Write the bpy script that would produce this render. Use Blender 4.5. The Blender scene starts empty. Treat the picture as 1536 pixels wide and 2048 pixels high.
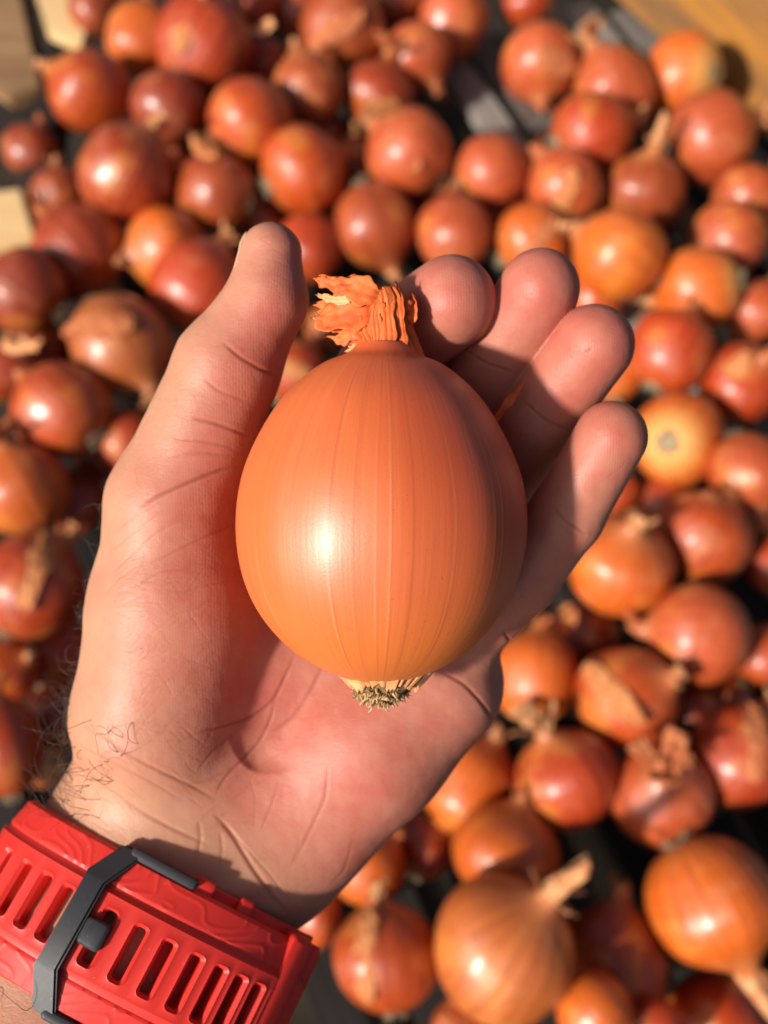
import bpy, bmesh, math, random
import numpy as np
import openvdb as vdb
from mathutils import Vector, Matrix, Quaternion

S = bpy.context.scene
COL = S.collection
R = math.radians
random.seed(7)
rng = np.random.default_rng(7)

# ------------------------------------------------------------------ camera
THETA = R(27.8)                 # tilt of the camera away from straight down
FPX = 2000.0                    # focal length in pixels of the 1536 px wide photograph
D0 = 0.18                       # distance camera - middle of the held onion (m)
SZ = D0 / FPX                   # metres per pixel there
PILE = 0.62                    # distance to the pile in the middle of the picture
CAMH = PILE * math.cos(THETA)
cam_d = bpy.data.cameras.new("camera")
cam = bpy.data.objects.new("camera", cam_d); COL.objects.link(cam)
cam.location = (0, 0, CAMH); cam.rotation_euler = (THETA, 0, 0)
cam_d.sensor_fit = 'HORIZONTAL'; cam_d.sensor_width = 36.0
cam_d.lens = 36.0 * FPX / 1536.0
cam_d.clip_start = 0.005; cam_d.clip_end = 100
cam_d.dof.use_dof = True
cam_d.dof.focus_distance = D0 - 150 * SZ
cam_d.dof.aperture_fstop = 16.0
S.camera = cam
CAMM = Matrix.Translation((0, 0, CAMH)) @ Matrix.Rotation(THETA, 4, 'X')
CR = np.array(CAMM.to_3x3()); CT = np.array(CAMM.translation)

# ------------------------------------------------------------------ light
SUN_CAM = Vector((-0.665, -0.185, 0.722)).normalized()
SUN_W = (CAMM.to_3x3() @ SUN_CAM).normalized()
sun_el = math.asin(SUN_W.z); sun_az = math.atan2(SUN_W.x, SUN_W.y)
W = bpy.data.worlds.new("World"); S.world = W; W.use_nodes = True
wn = W.node_tree.nodes; wl = W.node_tree.links
sky = wn.new('ShaderNodeTexSky'); sky.sky_type = 'NISHITA'; sky.sun_disc = False
sky.sun_elevation = sun_el; sky.sun_rotation = sun_az
sky.air_density = 0.6; sky.dust_density = 4.0; sky.ozone_density = 1.0
bg = wn.get('Background') or wn.new('ShaderNodeBackground')
bg.inputs['Strength'].default_value = 0.08
wl.new(sky.outputs[0], bg.inputs['Color'])
sd = bpy.data.lights.new("sun", 'SUN'); sd.energy = 5.0; sd.angle = R(4.0); sd.color = (1.0, 0.935, 0.85)
sun = bpy.data.objects.new("sun", sd); COL.objects.link(sun)
sun.rotation_euler = SUN_W.to_track_quat('Z', 'Y').to_euler()
S.view_settings.view_transform = 'Standard'; S.view_settings.look = 'None'
S.view_settings.exposure = 0.22; S.view_settings.gamma = 1.0
S.cycles.max_bounces = 6; S.cycles.diffuse_bounces = 3; S.cycles.caustics_reflective = False; S.cycles.caustics_refractive = False

# ------------------------------------------------------------------ helpers
def c2w(v):                                   # camera space -> world, arrays
    return np.asarray(v, float) @ CR.T + CT
def P(px, py, z=0.0):                         # photograph pixel + height towards the lens (px) -> camera space
    d = D0 - z * SZ
    return np.array(((px - 768) / FPX * d, -(py - 1024) / FPX * d, -d))
def rad(r, z): return r * (D0 - z * SZ) / FPX
def ground(px, py, h=0.0):                    # pixel -> point of the horizontal plane z = h
    u = (px - 768) / FPX; v = -(py - 1024) / FPX
    d = (CAMH - h) / (math.cos(THETA) - v * math.sin(THETA))
    return c2w(np.array((u * d, v * d, -d))), d

def mesh_of(name, verts, faces, smooth=True):
    me = bpy.data.meshes.new(name)
    if isinstance(faces, np.ndarray):
        verts = np.ascontiguousarray(verts, dtype=np.float32); k = faces.shape[1]
        me.vertices.add(len(verts)); me.vertices.foreach_set('co', verts.ravel())
        me.loops.add(faces.size); me.loops.foreach_set('vertex_index', np.ascontiguousarray(faces, dtype=np.int32).ravel())
        me.polygons.add(len(faces)); me.polygons.foreach_set('loop_start', np.arange(0, faces.size, k, dtype=np.int32))
        me.update(calc_edges=True)
    else:
        me.from_pydata([tuple(v) for v in verts], [], [tuple(f) for f in faces]); me.update()
    me.polygons.foreach_set('use_smooth', np.full(len(me.polygons), smooth))
    return me
def put(name, me, mat=None, parent=None, loc=None):
    o = bpy.data.objects.new(name, me); COL.objects.link(o)
    if me is not None and mat is not None and len(me.materials) == 0: me.materials.append(mat)
    if parent is not None: o.parent = parent
    if loc is not None: o.location = loc
    return o
def world_obj(name, vw, faces, mat, parent=None, origin=None, smooth=True):
    """mesh given in world coordinates; a child sits relative to its (unrotated) parent"""
    vw = np.asarray(vw, float)
    if parent is not None: off = np.array(parent.matrix_world.translation) if parent.parent is None else np.array(parent.location) + np.array(parent.parent.location); off = np.array(parent['o'])
    else: off = np.array(origin if origin is not None else vw.mean(0))
    me = mesh_of(name, vw - off, faces, smooth)
    o = put(name, me, mat, parent, None if parent is not None else Vector(off))
    ORIG[o.name] = off
    return o
ORIG = {}
def wobj(name, vw, faces, mat, parent=None, origin=None, smooth=True):
    vw = np.asarray(vw, float)
    if parent is not None: off = ORIG[parent.name]
    else: off = np.array(origin if origin is not None else vw.mean(0))
    me = mesh_of(name, vw - off, faces, True if smooth == 'edges' else smooth)
    if smooth == 'edges': me.set_sharp_from_angle(angle=R(28))
    o = put(name, me, mat, parent, None if parent is not None else Vector(off))
    ORIG[o.name] = off
    return o
def empty(name, loc):
    o = bpy.data.objects.new(name, None); COL.objects.link(o); o.location = Vector(loc); o.empty_display_size = 0.01
    ORIG[o.name] = np.array(loc, float)
    return o
def tag(o, label=None, cat=None, group=None, kind=None):
    if label: o['label'] = label
    if cat: o['category'] = cat
    if group: o['group'] = group
    if kind: o['kind'] = kind
    return o

def tubes(paths, radii, n=4):
    """list of polylines (k,3) with per point radii -> verts, faces (one mesh)"""
    V, F = [], []
    for pth, rr in zip(paths, radii):
        pth = np.asarray(pth, float); k = len(pth); b = len(V)
        t = np.gradient(pth, axis=0); t /= np.linalg.norm(t, axis=1)[:, None] + 1e-12
        ref = np.array((0.31, 0.53, 0.79))
        a = np.cross(t, ref); a /= np.linalg.norm(a, axis=1)[:, None] + 1e-12
        c = np.cross(t, a)
        for i in range(k):
            for j in range(n):
                q = 2 * math.pi * j / n
                V.append(pth[i] + rr[i] * (math.cos(q) * a[i] + math.sin(q) * c[i]))
        for i in range(k - 1):
            for j in range(n):
                F.append((b + i*n + j, b + i*n + (j+1) % n, b + (i+1)*n + (j+1) % n, b + (i+1)*n + j))
        F.append(tuple(b + j for j in range(n))[::-1]); F.append(tuple(b + (k-1)*n + j for j in range(n)))
    return V, F
def sheet(grid, thick):
    """(nu,nv,3) surface -> closed thin shell"""
    nu, nv = grid.shape[:2]
    du = np.gradient(grid, axis=0); dv = np.gradient(grid, axis=1)
    n = np.cross(du, dv); n /= np.linalg.norm(n, axis=2)[..., None] + 1e-12
    top = (grid + n * thick / 2).reshape(-1, 3); bot = (grid - n * thick / 2).reshape(-1, 3)
    V = np.vstack((top, bot)); N = nu * nv; F = []
    for i in range(nu - 1):
        for j in range(nv - 1):
            a = i*nv + j
            F.append((a, a + nv, a + nv + 1, a + 1)); F.append((N + a, N + a + 1, N + a + nv + 1, N + a + nv))
    rim = [i*nv for i in range(nu)] + [(nu-1)*nv + j for j in range(1, nv)] + [i*nv + nv-1 for i in range(nu-2, -1, -1)] + [j for j in range(nv-2, 0, -1)]
    for a, b in zip(rim, rim[1:] + rim[:1]): F.append((b, a, N + a, N + b))
    return V, F
def join(parts):
    V, F = [], []
    for v, f in parts:
        b = len(V); V += [tuple(x) for x in v]; F += [tuple(i + b for i in q) for q in f]
    return V, F
_ph = rng.uniform(0, 6.28, (64, 4)); _fr = rng.normal(0, 1, (64, 3))
def wav(p, freq, seed=0, octs=3):
    """cheap smooth pseudo noise in -1..1 for arrays (n,3)"""
    out = np.zeros(len(p)); amp = 1.0; tot = 0
    for o in range(octs):
        for k in range(4):
            i = (seed * 7 + o * 4 + k) % 64
            out += amp * np.sin((p @ _fr[i]) * freq * 2**o + _ph[i, 0] + seed)
        tot += amp * 2; amp *= 0.5
    return out / tot

# ------------------------------------------------------------------ materials
def newmat(name):
    m = bpy.data.materials.new(name); m.use_nodes = True
    nt = m.node_tree; b = nt.nodes.get('Principled BSDF')
    return m, nt, b
def N(nt, typ, **kw):
    n = nt.nodes.new(typ)
    for k, v in kw.items():
        if k in n.inputs: n.inputs[k].default_value = v
        else: setattr(n, k, v)
    return n
def mth(nt, op, a, b=None, c=None, clamp=False):
    n = nt.nodes.new('ShaderNodeMath'); n.operation = op; n.use_clamp = clamp
    for i, x in enumerate((a, b, c)):
        if x is None: continue
        if hasattr(x, 'is_linked') or hasattr(x, 'links'): nt.links.new(x, n.inputs[i])
        else: n.inputs[i].default_value = x
    return n.outputs[0]
def mixc(nt, f, a, b, mode='MIX'):
    n = nt.nodes.new('ShaderNodeMix'); n.data_type = 'RGBA'; n.blend_type = mode
    for s, x in ((n.inputs[0], f), (n.inputs[6], a), (n.inputs[7], b)):
        if hasattr(x, 'links'): nt.links.new(x, s)
        elif isinstance(x, (int, float)): s.default_value = x
        else: s.default_value = tuple(x) + ((1,) if len(x) == 3 else ())
    return n.outputs[2]
def ramp(nt, v, pts):
    n = nt.nodes.new('ShaderNodeValToRGB'); e = n.color_ramp.elements
    while len(e) < len(pts): e.new(0.5)
    for x, (p, c) in zip(e, pts):
        x.position = p; x.color = (c, c, c, 1) if isinstance(c, (int, float)) else tuple(c) + (1,)
    nt.links.new(v, n.inputs[0]); return n.outputs[0]
def noise(nt, vec, scale, detail=3, rough=0.5):
    n = nt.nodes.new('ShaderNodeTexNoise'); n.inputs['Scale'].default_value = scale
    n.inputs['Detail'].default_value = detail; n.inputs['Roughness'].default_value = rough
    if vec is not None: nt.links.new(vec, n.inputs['Vector'])
    return n.outputs[0]
def bump(nt, h, strength, dist, prev=None):
    n = nt.nodes.new('ShaderNodeBump'); n.inputs['Strength'].default_value = strength; n.inputs['Distance'].default_value = dist
    nt.links.new(h, n.inputs['Height'])
    if prev is not None: nt.links.new(prev, n.inputs['Normal'])
    return n.outputs[0]

def meridian(nt, co, k, kz):
    """coordinates that are long along the onion's axis and fine round it"""
    s = nt.nodes.new('ShaderNodeSeparateXYZ'); nt.links.new(co, s.inputs[0])
    r = mth(nt, 'MAXIMUM', mth(nt, 'SQRT', mth(nt, 'ADD', mth(nt, 'MULTIPLY', s.outputs[0], s.outputs[0]), mth(nt, 'MULTIPLY', s.outputs[1], s.outputs[1]))), 1e-4)
    c = nt.nodes.new('ShaderNodeCombineXYZ')
    nt.links.new(mth(nt, 'MULTIPLY', mth(nt, 'DIVIDE', s.outputs[0], r), k), c.inputs[0])
    nt.links.new(mth(nt, 'MULTIPLY', mth(nt, 'DIVIDE', s.outputs[1], r), k), c.inputs[1])
    nt.links.new(mth(nt, 'MULTIPLY', s.outputs[2], kz), c.inputs[2])
    return c.outputs[0], s.outputs[2]

def onion_skin(name, hero):
    m, nt, b = newmat(name)
    tc = N(nt, 'ShaderNodeTexCoord'); co = tc.outputs['Object']
    inf = N(nt, 'ShaderNodeObjectInfo')
    off = N(nt, 'ShaderNodeVectorMath', operation='ADD'); nt.links.new(co, off.inputs[0])
    if not hero:
        cmb = N(nt, 'ShaderNodeCombineXYZ')
        for i, f in enumerate((37.0, 91.0, 53.0)): nt.links.new(mth(nt, 'MULTIPLY', inf.outputs['Random'], f), cmb.inputs[i])
        nt.links.new(cmb.outputs[0], off.inputs[1])
    mc, z = meridian(nt, co, 9.0, 0.5)
    mf, _ = meridian(nt, co, 34.0, 0.9)
    if not hero:
        a2 = N(nt, 'ShaderNodeVectorMath', operation='ADD'); nt.links.new(mc, a2.inputs[0]); nt.links.new(cmb.outputs[0], a2.inputs[1]); mc = a2.outputs[0]
    streak = noise(nt, mc, 1.0, 4, 0.6); fine = noise(nt, mf, 1.0, 3, 0.6)
    patch = noise(nt, off.outputs[0], 1.1, 2, 0.5)
    if hero: base = (0.61, 0.132, 0.031); red = (0.55, 0.088, 0.022); yel = (0.62, 0.165, 0.030)
    else: base = inf.outputs['Color']
    if hero:
        c = mixc(nt, ramp(nt, streak, [(0.38, 0.0), (0.74, 0.38)]), base, red)
        sp = N(nt, 'ShaderNodeSeparateXYZ'); nt.links.new(co, sp.inputs[0])
        g = mth(nt, 'ADD', mth(nt, 'MULTIPLY', sp.outputs[0], 0.55), mth(nt, 'MULTIPLY', z, 0.35))
        c = mixc(nt, ramp(nt, mth(nt, 'ADD', g, mth(nt, 'MULTIPLY', patch, 0.4)), [(0.25, 0.0), (0.75, 0.75)]), c, (0.56, 0.062, 0.020))
        c = mixc(nt, ramp(nt, mth(nt, 'ADD', mth(nt, 'MULTIPLY', z, -1.0), mth(nt, 'MULTIPLY', patch, 0.3)), [(0.55, 0.0), (1.05, 0.8)]), c, yel)
        c = mixc(nt, ramp(nt, fine, [(0.52, 0.0), (0.66, 0.20)]), c, (0.43, 0.075, 0.022))
        c = mixc(nt, ramp(nt, fine, [(0.30, 0.13), (0.40, 0.0)]), c, (0.72, 0.27, 0.10))
        va = N(nt, 'ShaderNodeAttribute', attribute_name='vein'); vs_ = N(nt, 'ShaderNodeSeparateColor'); nt.links.new(va.outputs['Color'], vs_.inputs[0])
        c = mixc(nt, mth(nt, 'MULTIPLY', vs_.outputs[0], 0.75), c, (0.36, 0.055, 0.016)); c = mixc(nt, mth(nt, 'MULTIPLY', vs_.outputs[1], 0.5), c, (0.80, 0.33, 0.13))
        spk = noise(nt, co, 55.0, 2, 0.6)
        c = mixc(nt, ramp(nt, spk, [(0.66, 0.0), (0.74, 0.6)]), c, (0.30, 0.07, 0.02))
    else:
        dark = mixc(nt, 1.0, base, (0.62, 0.50, 0.50), 'MULTIPLY')
        lite = mixc(nt, 0.65, base, (0.60, 0.22, 0.035))
        c = mixc(nt, ramp(nt, streak, [(0.35, 0.0), (0.68, 0.85)]), base, dark)
        c = mixc(nt, ramp(nt, patch, [(0.56, 0.0), (0.66, 0.75)]), c, lite)
        dry = noise(nt, off.outputs[0], 1.7, 4, 0.6)
        c = mixc(nt, ramp(nt, dry, [(0.56, 0.0), (0.66, 0.45)]), c, mixc(nt, 0.5, base, (0.52, 0.22, 0.11)))
        rootf = mth(nt, 'MULTIPLY', ramp(nt, mth(nt, 'MULTIPLY', z, -1.0), [(0.60, 0.0), (0.95, 0.9)]), inf.outputs['Alpha'])
        c = mixc(nt, rootf, c, (0.66, 0.36, 0.10))
        c = mixc(nt, ramp(nt, fine, [(0.50, 0.0), (0.66, 0.5)]), c, dark)
        c = mixc(nt, ramp(nt, z, [(0.80, 0.0), (1.0, 0.6)]), c, (0.42, 0.15, 0.05))
    nt.links.new(c, b.inputs['Base Color'])
    rn = noise(nt, mf, 1.7, 2, 0.6)
    rg = mth(nt, 'ADD', mth(nt, 'MULTIPLY', rn, 0.16), 0.36 if hero else 0.26)
    if not hero: rg = mth(nt, 'ADD', rg, mth(nt, 'ADD', mth(nt, 'MULTIPLY', inf.outputs['Random'], 0.16), mth(nt, 'MULTIPLY', ramp(nt, dry, [(0.5, 0.0), (0.66, 1.0)]), 0.2)))
    nt.links.new(rg, b.inputs['Roughness'])
    b.inputs['Specular IOR Level'].default_value = 0.85 if hero else 0.4
    b.inputs['Coat Weight'].default_value = 0.0 if hero else 0.65
    b.inputs['Coat Roughness'].default_value = 0.34 if hero else 0.30
    if hero:
        n1 = bump(nt, fine, 0.06, 0.0006)
        gr = noise(nt, co, 60.0, 3, 0.6)
        nt.links.new(bump(nt, gr, 0.06, 0.0006, n1), b.inputs['Normal'])
    else:
        nt.links.new(bump(nt, streak, 0.22, 0.02), b.inputs['Normal'])
    return m

def paper(name, c1, c2, rough=0.7, scale=260.0, trans=0.0):
    m, nt, b = newmat(name)
    tc = N(nt, 'ShaderNodeTexCoord'); n1 = noise(nt, tc.outputs['Object'], scale, 4, 0.6)
    c = mixc(nt, ramp(nt, n1, [(0.35, 0.0), (0.65, 1.0)]), c1, c2)
    nt.links.new(c, b.inputs['Base Color']); b.inputs['Roughness'].default_value = rough
    b.inputs['Specular IOR Level'].default_value = 0.3
    nt.links.new(bump(nt, noise(nt, tc.outputs['Object'], scale * 2, 3), 0.4, 0.0004 if scale > 50 else 0.02), b.inputs['Normal'])
    return m

def wood(name, c1, c2, scale=1.0, rough=0.75):
    m, nt, b = newmat(name)
    tc = N(nt, 'ShaderNodeTexCoord'); mp = N(nt, 'ShaderNodeMapping'); mp.inputs['Scale'].default_value = (14 * scale, 150 * scale, 150 * scale)
    inf = N(nt, 'ShaderNodeObjectInfo'); nt.links.new(tc.outputs['Object'], mp.inputs[0])
    cmb = N(nt, 'ShaderNodeCombineXYZ'); nt.links.new(mth(nt, 'MULTIPLY', inf.outputs['Random'], 40.0), cmb.inputs[1]); nt.links.new(cmb.outputs[0], mp.inputs['Location'])
    g = noise(nt, mp.outputs[0], 1.0, 5, 0.6); big = noise(nt, mp.outputs[0], 0.16, 3, 0.6)
    f = mth(nt, 'ADD', mth(nt, 'MULTIPLY', g, 0.45), mth(nt, 'MULTIPLY', big, 0.65))
    c = mixc(nt, ramp(nt, f, [(0.42, 0.0), (0.66, 1.0)]), c1, c2)
    nt.links.new(c, b.inputs['Base Color']); b.inputs['Roughness'].default_value = rough; b.inputs['Specular IOR Level'].default_value = 0.2
    nt.links.new(bump(nt, g, 0.5, 0.0008), b.inputs['Normal'])
    return m

def plain(name, col, rough, spec=0.5, grain=0.0, gscale=900.0):
    m, nt, b = newmat(name)
    tc = N(nt, 'ShaderNodeTexCoord')
    n1 = noise(nt, tc.outputs['Object'], 45.0, 3)
    c = mixc(nt, ramp(nt, n1, [(0.3, 0.0), (0.7, 1.0)]), [x * 0.9 for x in col], [min(1, x * 1.08) for x in col])
    if grain: c = mixc(nt, ramp(nt, noise(nt, tc.outputs['Object'], 1400.0, 2, 0.5), [(0.70, 0.0), (0.78, 0.35)]), c, [min(1, x * .6 + .25) for x in col])
    nt.links.new(c, b.inputs['Base Color'])
    n2 = noise(nt, tc.outputs['Object'], 120.0, 3)
    nt.links.new(mth(nt, 'ADD', mth(nt, 'MULTIPLY', n2, 0.12), rough - 0.06), b.inputs['Roughness'])
    b.inputs['Specular IOR Level'].default_value = spec
    if grain: nt.links.new(bump(nt, noise(nt, tc.outputs['Object'], gscale, 2), grain, 0.0003), b.inputs['Normal'])
    return m

M_ONION = onion_skin('onion_skin', False)
M_HERO = onion_skin('held_onion_skin', True)
M_NECK = paper('dried_neck', (0.62, 0.33, 0.15), (0.48, 0.16, 0.055), 0.7, 4.0)
M_NECK_RED = paper('reddish_dried_neck', (0.50, 0.17, 0.06), (0.40, 0.09, 0.03), 0.65, 4.0)
M_FLAKE = paper('loose_dry_skin', (0.58, 0.24, 0.085), (0.48, 0.13, 0.035), 0.55, 4.0)
M_ROOT = paper('root_plate', (0.42, 0.33, 0.20), (0.20, 0.15, 0.09), 0.85, 9.0)
M_PAPER = paper('torn_papery_skin', (0.72, 0.155, 0.034), (0.55, 0.088, 0.018), 0.6, 300.0)
M_PAPER_PALE = paper('pale_papery_skin', (0.80, 0.42, 0.20), (0.72, 0.27, 0.09), 0.6, 300.0)
M_ROOTHAIR = paper('dry_root', (0.55, 0.37, 0.18), (0.36, 0.22, 0.09), 0.8, 700.0)
M_ROOTDARK = paper('dark_root', (0.10, 0.058, 0.026), (0.27, 0.16, 0.07), 0.9, 700.0)
M_RED = plain('red_silicone', (0.66, 0.030, 0.020), 0.48, 0.45, 0.05)
M_BLACK = plain('black_buckle', (0.032, 0.033, 0.036), 0.5, 0.4, 0.06)
M_HAIR = plain('dark_hair', (0.05, 0.032, 0.022), 0.5, 0.5)
M_NAIL = plain('nail', (0.56, 0.32, 0.22), 0.35, 0.5)
M_SLAT = wood('shade_darkened_wood', (0.008, 0.006, 0.005), (0.022, 0.017, 0.014))  # near-black: shade between the onions painted into the grey slats
M_SLATM = wood('mid_grey_wood', (0.075, 0.064, 0.056), (0.16, 0.14, 0.125))
M_SLATL = wood('bare_grey_wood', (0.18, 0.155, 0.135), (0.30, 0.27, 0.235))
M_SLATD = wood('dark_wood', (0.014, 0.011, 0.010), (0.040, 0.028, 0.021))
M_YELLOW = wood('yellow_plywood', (0.38, 0.155, 0.020), (0.13, 0.070, 0.034), 0.6)
M_PALE = wood('pale_fresh_wood', (0.70, 0.50, 0.25), (0.60, 0.38, 0.17), 0.8)
M_TAN = wood('tan_wood', (0.36, 0.22, 0.11), (0.17, 0.09, 0.045), 0.8)
M_GROUND = wood('dark_soil', (0.02, 0.014, 0.010), (0.04, 0.03, 0.02), 0.3, 0.95)

def skin_mat():
    m, nt, b = newmat('skin')
    tc = N(nt, 'ShaderNodeTexCoord'); co = tc.outputs['Object']
    at = N(nt, 'ShaderNodeAttribute', attribute_name='skin'); sp = N(nt, 'ShaderNodeSeparateColor'); nt.links.new(at.outputs['Color'], sp.inputs[0])
    pink, crease, sand = sp.outputs[0], sp.outputs[1], sp.outputs[2]
    mott = noise(nt, co, 170.0, 4, 0.6); big = noise(nt, co, 55.0, 3, 0.6)
    sandc = (0.47, 0.240, 0.140); midc = (0.445, 0.175, 0.112); pinkc = (0.45, 0.116, 0.082)
    c = mixc(nt, sand, midc, sandc)
    pf = mth(nt, 'ADD', pink, mth(nt, 'MULTIPLY', mth(nt, 'SUBTRACT', big, 0.5), 1.3), clamp=True)
    c = mixc(nt, pf, c, pinkc)
    c = mixc(nt, ramp(nt, mott, [(0.35, 0.0), (0.7, 0.35)]), c, (0.54, 0.27, 0.175))
    vein = noise(nt, co, 32.0, 2, 0.4)
    c = mixc(nt, mth(nt, 'MULTIPLY', sand, ramp(nt, vein, [(0.60, 0.0), (0.72, 0.30)])), c, (0.36, 0.24, 0.19))
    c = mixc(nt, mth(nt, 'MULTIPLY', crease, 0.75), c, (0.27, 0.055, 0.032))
    nt.links.new(c, b.inputs['Base Color'])
    b.inputs['Subsurface Weight'].default_value = 0.42
    b.inputs['Subsurface Radius'].default_value = (1.0, 0.28, 0.14)
    b.inputs['Subsurface Scale'].default_value = 0.0028
    nt.links.new(mth(nt, 'ADD', mth(nt, 'MULTIPLY', mott, 0.20), 0.39), b.inputs['Roughness'])
    b.inputs['Specular IOR Level'].default_value = 0.38
    # relief: ridges, fine wrinkles, pores
    wv = N(nt, 'ShaderNodeTexWave', wave_type='BANDS'); wv.inputs['Scale'].default_value = 620.0; wv.inputs['Distortion'].default_value = 5.0
    wv.inputs['Detail'].default_value = 1.0; wv.inputs['Detail Scale'].default_value = 0.12; nt.links.new(co, wv.inputs[0])
    vo = N(nt, 'ShaderNodeTexVoronoi', feature='DISTANCE_TO_EDGE'); vo.inputs['Scale'].default_value = 1050.0
    mp = N(nt, 'ShaderNodeMapping'); mp.inputs['Rotation'].default_value = (0, 0, R(-35)); mp.inputs['Scale'].default_value = (0.55, 1.5, 1.0)
    nt.links.new(co, mp.inputs[0]); nt.links.new(mp.outputs[0], vo.inputs['Vector'])
    fin = noise(nt, mp.outputs[0], 800.0, 4, 0.7)
    wn_ = N(nt, 'ShaderNodeTexNoise'); wn_.inputs['Scale'].default_value = 90.0; nt.links.new(co, wn_.inputs['Vector'])
    wa = N(nt, 'ShaderNodeVectorMath', operation='MULTIPLY_ADD'); nt.links.new(wn_.outputs['Color'], wa.inputs[0]); wa.inputs[1].default_value = (.012, .012, .012); nt.links.new(mp.outputs[0], wa.inputs[2])
    v2 = N(nt, 'ShaderNodeTexVoronoi', feature='DISTANCE_TO_EDGE'); v2.inputs['Scale'].default_value = 520.0; nt.links.new(wa.outputs[0], v2.inputs['Vector'])
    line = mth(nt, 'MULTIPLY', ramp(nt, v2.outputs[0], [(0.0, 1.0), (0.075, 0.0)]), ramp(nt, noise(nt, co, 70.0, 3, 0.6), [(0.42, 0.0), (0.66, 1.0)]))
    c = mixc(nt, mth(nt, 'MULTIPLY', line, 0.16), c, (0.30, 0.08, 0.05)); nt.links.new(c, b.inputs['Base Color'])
    n0 = bump(nt, mth(nt, 'SUBTRACT', 1.0, line), 0.15, 0.00016)
    n1 = bump(nt, ramp(nt, vo.outputs[0], [(0.0, 0.0), (0.16, 1.0)]), 0.10, 0.00016, n0)
    n2 = bump(nt, fin, 0.32, 0.00030, n1)
    n3 = bump(nt, mth(nt, 'MULTIPLY', wv.outputs[0], pink), 0.11, 0.00015, n2)
    nt.links.new(n3, b.inputs['Normal'])
    return m
M_SKIN = skin_mat()

# ------------------------------------------------------------------ ground and crate
gv = [(-40, -40, -0.16), (40, -40, -0.16), (40, 40, -0.16), (-40, 40, -0.16)]
g = wobj('ground', gv, [(0, 1, 2, 3)], M_GROUND, origin=(0, 0, -0.16)); tag(g, kind='structure')

def box_mesh(name, lx, ly, lz, bev=0.0012, seed=0):
    bm = bmesh.new(); bmesh.ops.create_cube(bm, size=1.0)
    for v in bm.verts: v.co = Vector((v.co.x * lx, v.co.y * ly, v.co.z * lz))
    bmesh.ops.bevel(bm, geom=list(bm.edges), offset=bev, segments=2, affect='EDGES', profile=0.6)
    me = bpy.data.meshes.new(name); bm.to_mesh(me); bm.free(); return me
FLOOR = -0.068 * PILE
p0, _ = ground(890, 130, FLOOR); p1, _ = ground(990, 272, FLOOR)
sdir = Vector(p1 - p0); sdir.z = 0; sdir.normalize(); sper = Vector((-sdir.y, sdir.x, 0))
sang = math.atan2(sdir.y, sdir.x)
crate = empty('wooden_crate', (0, 0, FLOOR - 0.02))
tag(crate, 'weathered wooden crate with slatted floor under the heap of onions', 'crate')
slat_me = box_mesh('floor_slat', 1.6, 0.042 * PILE, 0.010); slat_me.materials.append(M_SLAT)
slat_mid = slat_me.copy(); slat_mid.materials.clear(); slat_mid.materials.append(M_SLATM); slat_light = slat_me.copy(); slat_light.materials.clear(); slat_light.materials.append(M_SLATL)
pc = Vector((p0 + p1) / 2); pc.z = 0
base_off = pc.dot(sper)
for k in range(-11, 14):
    c = sper * (base_off + k * 0.075 * PILE) + sdir * (0.12 + rng.uniform(-0.02, 0.02))
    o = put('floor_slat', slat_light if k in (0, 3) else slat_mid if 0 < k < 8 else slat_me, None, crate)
    if k in (0, 3): o['label'] = 'paler grey slat'
    o.location = Vector((c.x, c.y, FLOOR - 0.005 + rng.uniform(-0.001, 0.001) + (0.011 if k in (0, 3) else 0))) - crate.location
    o.rotation_euler = (R(rng.uniform(-2, 2)), 0, sang + R(rng.uniform(-0.6, 0.6)))
bear_me = box_mesh('bearer', 0.05, 1.5, 0.03); bear_me.materials.append(M_SLATD)
for t in (-0.2, 0.16, 0.52):
    o = put('bearer', bear_me, None, crate)
    c = sdir * t + sper * 0.05
    o.location = Vector((c.x, c.y, FLOOR - 0.0265)) - crate.location; o.rotation_euler = (0, 0, sang)
# right-hand side of the crate, yellow boards
a, _ = ground(1190, -40, FLOOR); b2, _ = ground(1600, 345, FLOOR)
a = Vector(a); b2 = Vector(b2); dv = (b2 - a); dv.z = 0; L = dv.length; dv.normalize(); nv = Vector((-dv.y, dv.x, 0))
if nv.y < 0: nv = -nv
for i in range(3):
    me = box_mesh('side_board', L + 0.5, 0.009, 0.0645, 0.0015); me.materials.append(M_YELLOW)
    o = put('side_board', me, None, crate)
    c = (a + b2) / 2 + nv * (0.012 + 0.014 * i)
    o.location = Vector((c.x, c.y, FLOOR + 0.033 + i * 0.0665)) - crate.location
    o.rotation_euler = (R(-18), 0, math.atan2(dv.y, dv.x))
def slab(name, poly, h, thick, mat, parent=None):
    top = [ground(x, y, h)[0] for x, y in poly]; n = len(top)
    bot = [p - np.array((0, 0, thick)) for p in top]
    bm = bmesh.new()
    vs = [bm.verts.new(v) for v in top + bot]
    bm.faces.new(vs[:n]); bm.faces.new(vs[n:][::-1])
    for i in range(n): bm.faces.new((vs[i], vs[n + i], vs[n + (i+1) % n], vs[(i+1) % n]))
    bmesh.ops.recalc_face_normals(bm, faces=bm.faces)
    bmesh.ops.bevel(bm, geom=list(bm.edges), offset=0.0012, segments=2, affect='EDGES')
    off = np.mean(top, axis=0)
    if parent is not None: off = ORIG[parent.name]
    for v in bm.verts: v.co -= Vector(off)
    me = bpy.data.meshes.new(name); bm.to_mesh(me); bm.free()
    o = put(name, me, mat, parent, None if parent is not None else Vector(off)); ORIG[o.name] = off
    return o
slab('corner_post', [(36, -60), (72, -60), (128, 150), (98, 380), (30, 400), (66, 180)], FLOOR + 0.018, 0.03, M_SLATD, crate)
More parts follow.
